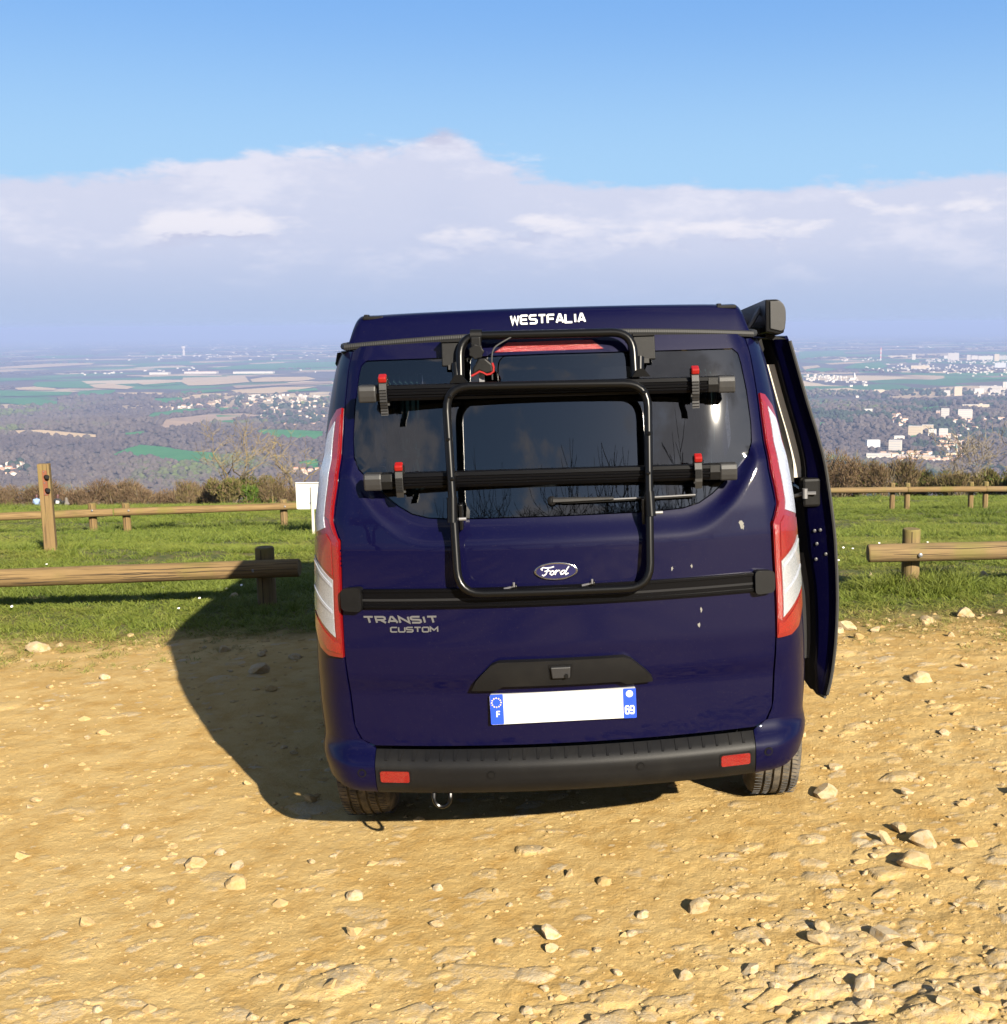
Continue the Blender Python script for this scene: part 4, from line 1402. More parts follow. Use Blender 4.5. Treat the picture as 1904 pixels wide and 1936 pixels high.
# ------------------------------------------------------------------ pop-up roof
def pop_roof():
    prof = [(y, h * 0.83) for y, h in ((0.392, 0.0), (0.400, 0.020), (0.420, 0.070), (0.436, 0.100), (0.455, 0.117), (0.485, 0.124), (0.60, 0.126), (1.2, 0.135), (2.0, 0.14), (2.9, 0.13), (3.3, 0.10), (3.55, 0.05), (3.66, 0.0))]
    us = np.concatenate([-1 + np.array([0, .004, .012, .025, .04, .06, .08, .11, .15]), np.linspace(-0.8, 0.8, 17), 1 - np.array([.15, .11, .08, .06, .04, .025, .012, .004, 0])])
    V = []
    for y, h in prof:
        for u in us:
            w = 0.752 + (0.045 if y > 0.8 else 0.045 * max(0, (y - 0.45) / 0.35))
            lift = (1 - abs(u) ** 26) ** 0.45 if abs(u) < 1 else 0.0
            ridge = 0.012 * math.exp(-((abs(u) - 0.945) / 0.03) ** 2) * min(1, h / 0.1)
            x = u * (w - 0.010 * h / 0.12)
            back = 0.13 * x * x * (1 if y < 0.6 else max(0, 1 - (y - 0.6) / 0.8))
            V.append((x, y + back, 2.004 + 0.027 * (1 - u * u) + h * lift * (1.06 - 0.16 * (1 - u * u)) + ridge))
    n = len(us)
    F = np.array([[j * n + i, j * n + i + 1, (j + 1) * n + i + 1, (j + 1) * n + i] for j in range(len(prof) - 1) for i in range(n - 1)])
    return np_mesh('pop_up_roof', V, F, M_PAINT, VAN, True)
POP = pop_roof()
sub = POP.modifiers.new('smooth', 'SUBSURF')
sub.levels = sub.render_levels = 1
def roof_pt(x, dz, off=0.0): return Vector((x, 0.388 + 0.13 * x * x - off, 2.002 + 0.027 * (1 - (x / 0.752) ** 2) + dz))
path = [Vector((-0.765, 2.6, 2.006)), Vector((-0.765, 0.60, 2.006)), Vector((-0.768, 0.50, 2.004))] + [roof_pt(x, -0.002, 0.004) for x in np.linspace(-0.752, 0.752, 31)] + [Vector((0.768, 0.50, 2.004)), Vector((0.765, 0.60, 2.006)), Vector((0.765, 2.6, 2.006))]
MB().tube(path, 0.013, 8).build('roof_seal', M_SEAL, POP, True)
path2 = [roof_pt(x, -0.026, -0.008) for x in np.linspace(-0.745, 0.745, 25)]
MB().tube(path2, 0.010, 6).build('roof_gutter', M_RUB, VAN, True)
for x in (-0.655, 0.665):
    z = 2.104
    o = MB().box((x, 0.53, z), (0.075, 0.06, 0.014)).build('roof_latch', M_PLAST, POP, bevel=0.004)
    MB().box((x - 0.026, 0.53, z + 0.009), (0.016, 0.04, 0.010)).build('latch_lug', M_PLAST, o, bevel=0.003)
# side clips where the roof meets the body
for sg in (1, -1):
    MB().prism([(0.0, 0.0), (0.035, -0.004), (0.045, -0.045), (0.030, -0.075), (0.012, -0.03)], lambda u, v, d, sg=sg: Vector((sg * (0.765 + u), 0.53 + d, 1.985 + v)), 0.0, 0.09).build('roof_clip', M_PLAST, VAN)
def rfn(u, v, d):
    # rear face of the pop-up roof
    h = (v - 2.004 - 0.027) / 0.83
    y = float(np.interp(h, [0, 0.02, 0.07, 0.10, 0.117], [0.392, 0.400, 0.420, 0.436, 0.455]))
    return Vector((u, y + 0.13 * u * u - d, v))
text('lettering', 'WESTFALIA', -0.141, 2.066, 0.130, 0.029, 0.0072, rfn, M_WHITE, POP, 0.0, 0.0035, gap=0.34)

# ------------------------------------------------------------------ awning along the right roof edge
def awning():
    sec = [(0.0, 0.0), (0.012, -0.006)] + [(0.055 + 0.032 * math.cos(a), 0.092 + 0.052 * math.sin(a)) for a in np.linspace(-0.25, math.pi / 2, 10)] + [(0.0, 0.144)]
    sec = [(0.0, 0.010), (0.060, -0.004), (0.080, 0.004), (0.087, 0.05)] + [(0.047 + 0.040 * math.cos(a), 0.085 + 0.058 * math.sin(a)) for a in np.linspace(0, math.pi / 2, 8)] + [(0.0, 0.143)]
    sec = [(u * 0.90, v * 0.93) for u, v in sec]
    AX, AZ = 0.838, 1.996
    f = lambda u, v, d: Vector((AX + u + 0.02 * min(1, d / 1.0), 0.66 + d, AZ + v - 0.045 * max(0, d)))
    o = MB().prism(sec, f, 0.02, 2.6).build('awning', M_ALU, VAN)
    c = np.array(sec).mean(0)
    MB().prism(sec, f, 0.0, 0.022).build('awning_end_cap', M_TUBE, o, bevel=0.004)
    MB().prism([tuple(c + (np.array(p) - c) * np.array([0.80, 0.86]) + np.array([0.006, 0.0])) for p in sec], f, -0.006, 0.001).build('end_cap_panel', M_CAP, o, bevel=0.003)
    for y in (0.82, 1.9, 2.9):
        MB().tube([(0.775, y, 1.995), (0.80, y, 2.03), (0.845, y, 2.10)], 0.010, 6).build('awning_bracket', M_STEEL, o)
        MB().box((0.815, y, 2.005), (0.05, 0.05, 0.03)).build('bracket_foot', M_PLAST, o)
awning()

# ------------------------------------------------------------------ wheels
def wheel(x, y, sg):
    rt = MB()
    r, w = 0.325, 0.208
    M = Matrix.Translation((x, y, r)) @ Matrix.Rotation(R(90), 4, 'Y')
    prof = [(r - 0.125, -w / 2 + 0.01), (r - 0.06, -w / 2 - 0.006), (r - 0.02, -w / 2 + 0.006), (r - 0.004, -w / 2 + 0.028)]
    g = [-0.055, -0.018, 0.018, 0.055]
    for c in g:
        prof += [(r, c - 0.0052), (r - 0.009, c - 0.0044), (r - 0.009, c + 0.0044), (r, c + 0.0052)]
    prof += [(r - 0.004, w / 2 - 0.028), (r - 0.02, w / 2 - 0.006), (r - 0.06, w / 2 + 0.006), (r - 0.125, w / 2 - 0.01)]
    o = MB().lathe(prof, M, 64, close=True).build('wheel', M_TYRE, VAN, True)
    # sipes across the tread
    sm = MB()
    for k in range(90):
        a = 2 * math.pi * k / 90
        for c0, c1 in ((-0.092, -0.062), (-0.048, -0.026), (0.026, 0.048), (0.062, 0.092)):
            p0 = M @ Vector(((r + 0.0008) * math.cos(a), (r + 0.0008) * math.sin(a), c0))
            p1 = M @ Vector(((r + 0.0008) * math.cos(a + 0.02), (r + 0.0008) * math.sin(a + 0.02), c1))
            sm.tube([p0, p1], 0.0013, 3)
    tag(sm.build('tread_sipes', M_RUB, o), kind='stuff')
    MB().lathe([(0.20, 0.03), (0.20, 0.05), (0.17, 0.055), (0.12, 0.03), (0.05, 0.035), (0.0001, 0.05)], M @ (Matrix.Identity(4) if sg > 0 else Matrix.Rotation(math.pi, 4, 'X')), 28).build('rim', M_RIM, o, True)
for x, y in ((-0.855, 0.98), (0.865, 0.98), (-0.855, 3.72), (0.865, 3.72)):
    wheel(x, y, 1 if x > 0 else -1)
# wheel-arch mud flaps behind the rear wheels
for sg in (1, -1):
    V = []
    us = np.linspace(0, 1, 9)
    prof = [(0.66, 0.60), (0.60, 0.52), (0.575, 0.44), (0.565, 0.365), (0.560, 0.33)]
    for y, z in prof:
        wout = np.interp(z, [0.33, 0.40, 0.5, 0.6], [0.905, 0.938, 0.950, 0.945])
        for u in us:
            V.append((sg * (0.66 + (wout - 0.66) * u), y - 0.03 * (1 - u) + 0.06 * max(0, u - 0.8) * 5 * 0.6, z))
    n = len(us)
    F = np.array([[j * n + i, j * n + i + 1, (j + 1) * n + i + 1, (j + 1) * n + i] for j in range(len(prof) - 1) for i in range(n - 1)])
    o = np_mesh('mud_flap', V, F, M_PLAST, VAN, True)
    so = o.modifiers.new('thick', 'SOLIDIFY')
    so.thickness = 0.008

# ------------------------------------------------------------------ interior seen through the glass
def curtain(name, x0, x1, y, z0, z1, m_, pinch=None, depth=0.012, axis='x'):
    nx, nz = 60, 14
    V = []
    for j in range(nz):
        z = z0 + (z1 - z0) * j / (nz - 1)
        k = 1.0 if pinch is None else 1 - 0.28 * math.exp(-((z - pinch) / 0.10) ** 2)
        for i in range(nx):
            u = i / (nx - 1)
            c = (x0 + x1) / 2 + (u - 0.5) * (x1 - x0) * k
            d = depth * math.sin(u * 44 + 0.6 * math.sin(z * 9))
            V.append((c, y + d, z) if axis == 'x' else (y + d, c, z))
    F = np.array([[j * nx + i, j * nx + i + 1, (j + 1) * nx + i + 1, (j + 1) * nx + i] for j in range(nz - 1) for i in range(nx - 1)])
    return np_mesh(name, V, F, m_, VAN, True)
c1 = curtain('curtain', -0.65, -0.50, 0.48, 1.46, 1.93, M_CURT, 1.60)
MB().box((-0.575, 0.465, 1.60), (0.13, 0.05, 0.028)).build('curtain_tie', M_CURT, c1)
curtain('curtain', 0.52, 0.66, 0.50, 1.46, 1.93, M_CURT, 1.60)
MB().box((0.0, 0.62, 1.10), (1.46, 0.62, 0.58)).build('rear_bench', M_BLACKIN, VAN)
MB().box((0.0, 1.55, 1.45), (1.40, 0.14, 0.62)).build('bench_backrest', M_SEAT, VAN, bevel=0.03)
for x in (-0.40, 0.40):
    o = MB().box((x, 2.75, 1.15), (0.48, 0.14, 0.75)).build('front_seat', M_SEAT, VAN, bevel=0.04)
    MB().box((x, 2.76, 1.62), (0.28, 0.10, 0.18)).build('headrest', M_SEAT, o, bevel=0.03)
MB().box((-0.62, 2.0, 1.0), (0.36, 1.0, 1.1)).build('kitchen_cabinet', M_WOODIN, VAN, bevel=0.01)
MB().box((0.0, 1.0, 1.93), (1.40, 1.1, 0.05)).build('ceiling_lining', M_GREYIN, VAN)
# ------------------------------------------------------------------ sliding door, slid back along the right side
_DZ = np.array([0.46, 0.56, 0.69, 0.80, 0.90, 1.02, 1.17, 1.32, 1.478, 1.60, 1.727, 1.85, 1.948, 1.995])
_DX = np.array([1.085, 1.112, 1.129, 1.136, 1.139, 1.137, 1.130, 1.113, 1.090, 1.058, 1.018, 0.985, 0.958, 0.944])
_DXf = _smooth(np.interp(_zf, _DZ, _DX), 8)
DY0 = 0.75
def door0(y, z):
    x = np.interp(z, _zf, _DXf) + 0.012 * np.sin(np.clip((np.asarray(y) - DY0) / 1.07, 0, 1) * math.pi)
    return np.stack([x, np.asarray(y, float), np.asarray(z, float)], -1)
def door(y, z, off=0.0): return offs(door0, y, z, off)
DP = round_poly([(DY0, 0.475), (1.82, 0.475), (1.82, 1.975), (DY0 + 0.05, 1.985)], 0.03)
DW = round_poly([(0.90, 1.26), (1.70, 1.26), (1.70, 1.84), (0.92, 1.84)], 0.06)
DOOR = sheet('sliding_door', DP, door, M_PAINT, VAN, holes=[DW], step=0.05, thick=0.012)
sheet('door_window', shrink(DW, -0.004), door, M_GLASS, DOOR, step=0.08, off=-0.004)
# shut face at the rear end of the door and its inner return
zs = np.linspace(0.485, 1.972, 40)
def dx(z): return float(np.interp(z, _zf, _DXf))
def wdt(z): return float(np.interp(z, [0.485, 0.60, 0.95, 1.10, 1.25, 1.45, 1.75, 1.972], [0.030, 0.060, 0.080, 0.098, 0.098, 0.070, 0.062, 0.060]))
V = []
for z in zs:
    w = wdt(z)
    x = dx(z)
    V += [(x - 0.006, DY0 + 0.004, z), (x - 0.020, DY0 + 0.016, z), (x - 0.024, DY0 + 0.030, z), (x - w, DY0 + 0.040, z), (x - w - 0.006, DY0 + 0.075, z)]
F = np.array([[5 * j + i, 5 * j + i + 1, 5 * (j + 1) + i + 1, 5 * (j + 1) + i] for j in range(len(zs) - 1) for i in range(4)])
SH = np_mesh('door_shut_face', V, F, M_PAINT, DOOR, True)
# black inner trim and the pillar linings round the door window
V = []
for z in zs:
    w = wdt(z)
    x = dx(z) - w - 0.006
    V += [(x, DY0 + 0.074, z), (x - 0.018, DY0 + 0.11, z), (x - 0.022, DY0 + 1.02, z)]
F = np.array([[3 * j + i, 3 * j + i + 1, 3 * (j + 1) + i + 1, 3 * (j + 1) + i] for j in range(len(zs) - 1) for i in range(2) if not (i == 1 and 1.28 < zs[j] < 1.84)])
np_mesh('door_trim', V, F, M_BLACKIN, DOOR, True)
def pillar(name, z0, z1, o0, o1, y0_, y1_, m_):
    V = []
    zz = np.linspace(z0, z1, 16)
    for z in zz:
        x = dx(z) - wdt(z) - 0.012
        V += [(x - o0, DY0 + y0_, z), (x - o1, DY0 + y1_, z)]
    F = np.array([[2 * j, 2 * j + 1, 2 * j + 3, 2 * j + 2] for j in range(15)])
    return np_mesh(name, V, F, m_, DOOR, True)
pillar('pillar_lining', 1.40, 1.87, 0.004, 0.034, 0.095, 0.100, M_CREAMIN)
pillar('pillar_lining', 1.38, 1.90, 0.034, 0.062, 0.101, 0.14, M_GREYIN)
pillar('lower_trim', 0.62, 1.08, 0.010, 0.042, 0.105, 0.112, M_CAP)
curtain('door_curtain', DY0 + 0.28, DY0 + 0.42, 0.0, 1.30, 1.86, M_CURTG, None, 0.010, 'y')
for o in list(VAN.children):
    if o.name.startswith('door_curtain'):
        o.parent = DOOR
        me = o.data
        for v in me.vertices:
            v.co.x += float(np.interp(v.co.z, _zf, _DXf)) - 0.13
# roller arm, striker bolts and rubber seal
xr = dx(1.34)
AR = MB().box((xr - 0.075, DY0 + 0.045, 1.345), (0.075, 0.06, 0.12)).build('roller_housing', M_PLAST, DOOR, bevel=0.012)
MB().tube([(xr - 0.06, DY0 + 0.0, 1.345), (xr - 0.11, DY0 + 0.01, 1.345), (xr - 0.15, DY0 + 0.06, 1.325), (xr - 0.17, DY0 + 0.10, 1.29)], 0.008, 6).build('roller_arm', M_STEEL, AR)
MB().lathe([(0.012, -0.02), (0.012, 0.02)], Matrix.Translation((xr - 0.105, DY0 + 0.005, 1.345)), 12).build('roller', M_STEEL, AR, True)
for dz, ddx in ((1.185, 0.060), (1.187, 0.036), (1.13, 0.055), (1.085, 0.020), (1.065, 0.062)):
    MB().lathe([(0.007, 0.0), (0.007, 0.006), (0.003, 0.008)], Matrix.Translation((dx(dz) - 0.02 - ddx, DY0 + 0.030, dz)) @ Matrix.Rotation(R(90), 4, 'X'), 8).build('door_bolt', mat('dark_bolt', (0.07, 0.07, 0.075), 0.45, metal=0.4), SH)
MB().tube([(dx(z) - 0.004, DY0 - 0.004, z) for z in np.linspace(0.49, 1.965, 30)], 0.007, 6).build('door_edge_seal', M_RUB, DOOR, True)
MB().tube([(dx(0.48) - 0.01, DY0, 0.478), (dx(0.48) - 0.03, DY0 + 0.06, 0.478), (dx(0.48) - 0.035, 1.80, 0.478)], 0.007, 6).build('door_bottom_seal', M_RUB, DOOR, True)
MB().box((dx(1.97) - 0.05, DY0 + 0.40, 1.975), (0.09, 0.72, 0.018), Matrix.Rotation(R(18), 3, 'Y')).build('door_top_rail', M_PLAST, DOOR)
# ------------------------------------------------------------------ bicycle carrier clamped to the tailgate
RACK = empty('bike_rack')
RACK.matrix_world = VAN.matrix_world.copy()
tag(RACK, 'black tubular bicycle carrier with two wheel rails clamped over the van rear window', 'bike rack')
def fillet(pts, r, closed=False, k=7):
    P = [Vector(p) for p in pts]
    n = len(P)
    out = []
    for i in range(n):
        if not closed and i in (0, n - 1):
            out.append(P[i])
            continue
        a, b, c = P[i - 1], P[i], P[(i + 1) % n]
        u, v = (a - b), (c - b)
        rr = min(r, u.length * 0.48, v.length * 0.48)
        A, B = b + u.normalized() * rr, b + v.normalized() * rr
        for t in np.linspace(0, 1, k):
            out.append(A * (1 - t) ** 2 + b * 2 * t * (1 - t) + B * t ** 2)
    if closed:
        out.append(out[0])
    return out
LFR = 0.0150
loop = [(-0.02, 0.150, 1.853), (0.337, 0.152, 1.845), (0.316, 0.012, 1.146), (-0.02, 0.010, 1.147), (-0.346, 0.012, 1.152), (-0.366, 0.152, 1.858)]
pts = [Vector(loop[0])] + fillet([loop[0], loop[1], loop[2], loop[3], loop[4], loop[5], loop[0]], 0.085)[1:-1] + [Vector(loop[0])]
MB().tube(pts, LFR, 14, caps=False).build('lower_frame', M_TUBE, RACK, True)
up = fillet([(-0.318, 0.212, 1.872), (-0.316, 0.250, 2.030), (0.294, 0.250, 2.024), (0.297, 0.212, 1.866)], 0.075, k=9)
MB().tube(up, 0.0155, 14).build('upper_frame', M_TUBE, RACK, True)
# sleeves where the frame telescopes
for x, zt in ((-0.356, 1.44), (0.326, 1.435)):
    f = (zt - 1.147) / (1.85 - 1.147)
    y = 0.012 + 0.140 * f
    s_ = MB().tube([(x, y + 0.006, zt + 0.04), (x - (0.002 if x < 0 else -0.002), y - 0.010, zt - 0.045)], 0.0185, 14).build('sleeve', M_TUBE, RACK, True)
    MB().box((x + (0.026 if x < 0 else -0.022), y + 0.025, zt - 0.03), (0.012, 0.05, 0.09)).build('hinge_plate', M_TUBE, s_, bevel=0.003)
    MB().tube([(x + 0.02, y, zt - 0.035), (x + 0.045, y, zt - 0.035)], 0.006, 8).build('hinge_bolt', M_STEEL, s_)
for x, z in ((-0.350, 1.825), (0.322, 1.815), (-0.3625, 1.68), (0.3335, 1.675), (-0.352, 1.545), (0.325, 1.54)):
    f = (z - 1.147) / (1.85 - 1.147)
    MB().lathe([(0.0075, 0), (0.0075, 0.004), (0.004, 0.007)], Matrix.Translation((x, 0.010 + 0.142 * f - LFR + 0.001, z)) @ Matrix.Rotation(R(90), 4, 'X'), 10).build('frame_bolt', M_TUBE, RACK, True)
for x in (-0.155, 0.115):
    c = MB().box((x, 0.028, 1.168), (0.020, 0.03, 0.012)).build('hook_clip', M_TUBE, RACK, bevel=0.003)
    MB().tube([(x - 0.035, 0.024, 1.162), (x - 0.01, 0.018, 1.168), (x, 0.012, 1.172), (x, 0.012, 1.186)], 0.004, 6).build('clip_pin', M_STEEL, c)
# wheel rails: a channel section with grooves
def wheel_rail(x0, z0, x1, z1, yc):
    sec = [(0.024, 0.032), (-0.020, 0.030), (-0.024, 0.016), (-0.018, 0.013), (-0.018, 0.004), (-0.026, 0.001), (-0.026, -0.008), (-0.018, -0.011), (-0.018, -0.018), (-0.023, -0.021), (-0.016, -0.033), (0.024, -0.030)]
    def f(u, v, d):
        t = (d - x0) / (x1 - x0)
        return Vector((d, yc + u * 0.84, z0 + (z1 - z0) * t + v * 0.84))
    o = MB().prism(sec, f, x0 + 0.02, x1 - 0.02).build('wheel_rail', M_ALU, RACK)
    for xa, sg in ((x0, 1), (x1, -1)):
        cs = [(0.029, 0.036), (-0.026, 0.034), (-0.033, 0.012), (-0.030, -0.012), (-0.024, -0.038), (0.029, -0.035)]
        MB().prism(cs, f, xa, xa + sg * 0.062).build('rail_end_cap', M_CAP, o, bevel=0.006)
        MB().prism([(0.027, 0.034), (-0.022, 0.031), (-0.028, 0.0), (-0.020, -0.034), (0.027, -0.032)], f, xa + sg * 0.055, xa + sg * 0.098).build('cap_neck', M_PLAST, o, bevel=0.003)
    return o
RL1 = wheel_rail(-0.672, 1.842, 0.650, 1.832, 0.204)
RL2 = wheel_rail(-0.662, 1.540, 0.642, 1.528, 0.138)
# ratchet straps with red buckles
def strap(x, zc, yc, low):
    ys = yc - 0.028
    path = [(ys + 0.03, zc + 0.046), (ys + 0.006, zc + 0.052), (ys - 0.014, zc + 0.040), (ys - 0.020, zc + 0.010), (ys - 0.018, zc - 0.03), (ys - 0.008, zc - 0.055), (ys - 0.010, low)]
    V = []
    for y, z in path:
        V += [(x - 0.0125, y, z), (x + 0.0125, y, z), (x + 0.0125, y + 0.004, z), (x - 0.0125, y + 0.004, z)]
    F = []
    for i in range(len(path) - 1):
        for k in range(4):
            F.append([4 * i + k, 4 * i + (k + 1) % 4, 4 * i + 4 + (k + 1) % 4, 4 * i + 4 + k])
    F += [[3, 2, 1, 0], [4 * len(path) - 4 + k for k in range(4)]]
    o = MB().add(V, F).build('strap', M_CAP, RACK)
    for k in range(9):
        z = zc + 0.012 - k * (zc + 0.012 - low - 0.006) / 8
        y = float(np.interp(-z, [-p[1] for p in path], [p[0] for p in path]))
        MB().box((x, y - 0.001, z), (0.022, 0.003, 0.0035)).build('strap_rib', M_PLAST, o)
    MB().box((x, ys + 0.002, zc + 0.044), (0.034, 0.034, 0.030)).build('buckle_body', M_PLAST, o, bevel=0.004)
    MB().box((x, ys - 0.008, zc + 0.053), (0.028, 0.032, 0.022), Matrix.Rotation(R(25), 3, 'X')).build('buckle', M_REDP, o, bevel=0.005)
    MB().box((x, ys + 0.034, zc), (0.026, 0.008, 0.088)).build('strap_back', M_RUB, o)
strap(-0.582, 1.841, 0.204, 1.765)
strap(0.506, 1.833, 0.204, 1.752)
strap(-0.536, 1.539, 0.138, 1.500)
strap(0.502, 1.530, 0.138, 1.508)
# hooks over the top edge of the tailgate
for x in (-0.345, 0.335):
    h = MB().box((x, 0.262, 1.968), (0.078, 0.012, 0.090), Matrix.Rotation(R(-14), 3, 'X')).build('hook_plate', M_PLAST, RACK, bevel=0.004)
    MB().box((x, 0.292, 2.014), (0.078, 0.07, 0.008)).build('hook_lip', M_PLAST, h)
    MB().tube([(x + (0.012 if x < 0 else -0.018), 0.235, 1.935), (x + (0.016 if x < 0 else -0.022), 0.212, 1.872)], 0.0165, 10).build('hook_post', M_TUBE, h, True)
    MB().prism([(-0.03, -0.006), (0.035, -0.006), (0.012, 0.022), (-0.01, 0.022)], lambda u, v, d, x=x: Vector((x + u + (0.02 if x < 0 else -0.02), 0.186 + d, 1.874 + v)), 0.0, 0.03).build('foot_gusset', M_TUBE, h)
    MB().box((x, 0.25, 1.922), (0.03, 0.03, 0.016)).build('rubber_foot', M_RUB, h)
# frame holder: collar, star knob, jaw with red pad, cable
CL = MB().tube([(-0.278, 0.250, 2.030), (-0.238, 0.250, 2.029)], 0.0215, 16).build('frame_holder', M_PLAST, RACK, True)
MB().box((-0.258, 0.225, 1.998), (0.036, 0.03, 0.055)).build('collar_tab', M_PLAST, CL, bevel=0.005)
kn = [((0.030 if k % 2 == 0 else 0.0225) * math.cos(math.pi * k / 7), (0.030 if k % 2 == 0 else 0.0225) * math.sin(math.pi * k / 7)) for k in range(14)]
MB().prism(round_poly(kn, 0.006, 2), lambda u, v, d: Vector((-0.256 + u, 0.208 - d, 1.974 + v)), 0.0, 0.020).build('star_knob', M_PLAST, CL, bevel=0.003)
jaw = [(-0.038, -0.030), (-0.012, -0.014), (0.012, -0.026), (0.036, -0.020), (0.034, 0.008), (0.010, 0.030), (-0.014, 0.028), (-0.034, -0.004)]
MB().prism(jaw, lambda u, v, d: Vector((-0.236 + u, 0.200 - d, 1.922 + v)), -0.02, 0.022).build('jaw', M_PLAST, CL, bevel=0.006)
pad = [Vector((-0.236 + u, 0.181, 1.922 + v)) for u, v in ((-0.040, -0.031), (-0.024, -0.023), (-0.011, -0.016), (0.002, -0.021), (0.013, -0.028), (0.026, -0.026), (0.037, -0.018), (0.038, -0.002), (0.034, 0.012))]
MB().tube(pad, 0.0042, 6).build('jaw_pad', M_REDP, CL)
MB().tube(fillet([(-0.205, 0.195, 1.875), (-0.204, 0.19, 1.95), (-0.198, 0.21, 1.985), (-0.165, 0.225, 2.005), (-0.135, 0.24, 2.020)], 0.03), 0.0028, 6).build('cable', M_RUB, CL)
MB().box((-0.243, 0.215, 1.882), (0.018, 0.012, 0.04)).build('jaw_stem', M_STEEL, CL)
# ------------------------------------------------------------------ stony dirt in front of and under the van
def dirtm(t, b):
    P = geo(t)
    st = attr(t, 'stone').outputs['Fac']
    n0 = t.noise(P, 0.8, 4.0, 0.6)
    n1 = t.noise(P, 7.0, 6.0, 0.65)
    n2 = t.noise(P, 60.0, 5.0, 0.7)
    n3 = t.noise(P, 260.0, 3.0, 0.7)
    dirt = t.mix(t.mapr(n0, 0.3, 0.7), (0.465, 0.315, 0.118), (0.535, 0.385, 0.168))
    dirt = t.mix(t.mapr(n1, 0.35, 0.75), dirt, (0.385, 0.235, 0.07))
    dirt = t.mix(t.mapr(n2, 0.55, 0.75, 0.0, 0.55), dirt, (0.50, 0.375, 0.18))
    dirt = t.mix(t.mapr(n3, 0.62, 0.72, 0.0, 0.5), dirt, (0.21, 0.125, 0.045))
    stone = t.mix(t.mapr(n1, 0.3, 0.7), (0.40, 0.30, 0.165), (0.46, 0.37, 0.235))
    stone = t.mix(t.mapr(n2, 0.5, 0.8, 0.0, 0.6), stone, (0.31, 0.28, 0.24))
    dust = t.math('MULTIPLY', st, t.mapr(t.math('ADD', t.math('MULTIPLY', n1, 0.6), t.math('MULTIPLY', n2, 0.4)), 0.38, 0.62))
    soil = t.mix(attr(t, 'grass').outputs['Fac'], t.mix(dust, dirt, stone), t.mix(n1, (0.19, 0.135, 0.05), (0.075, 0.075, 0.022)))
    t.l.new(soil, b.inputs['Base Color'])
    h = t.math('ADD', t.math('MULTIPLY', n2, 1.0), t.math('MULTIPLY', n3, 0.35))
    bump(t, b, h, 0.009, 0.9)
M_DIRT = mat('stony_dirt', rough=0.95, spec=0.12, fn=dirtm)
U0, U1, Y0, Y1 = -1.0, 0.80, 2.45, 8.6
def rocky(x, y):
    """how stony the ground is, 0..1"""
    return np.clip(0.30 + 0.20 * (x - 0.2) + 0.42 * sstep(4.4, 3.3, y) + 0.9 * fbm(x / 0.9, y / 0.7, 3, 40), 0.30, 1)

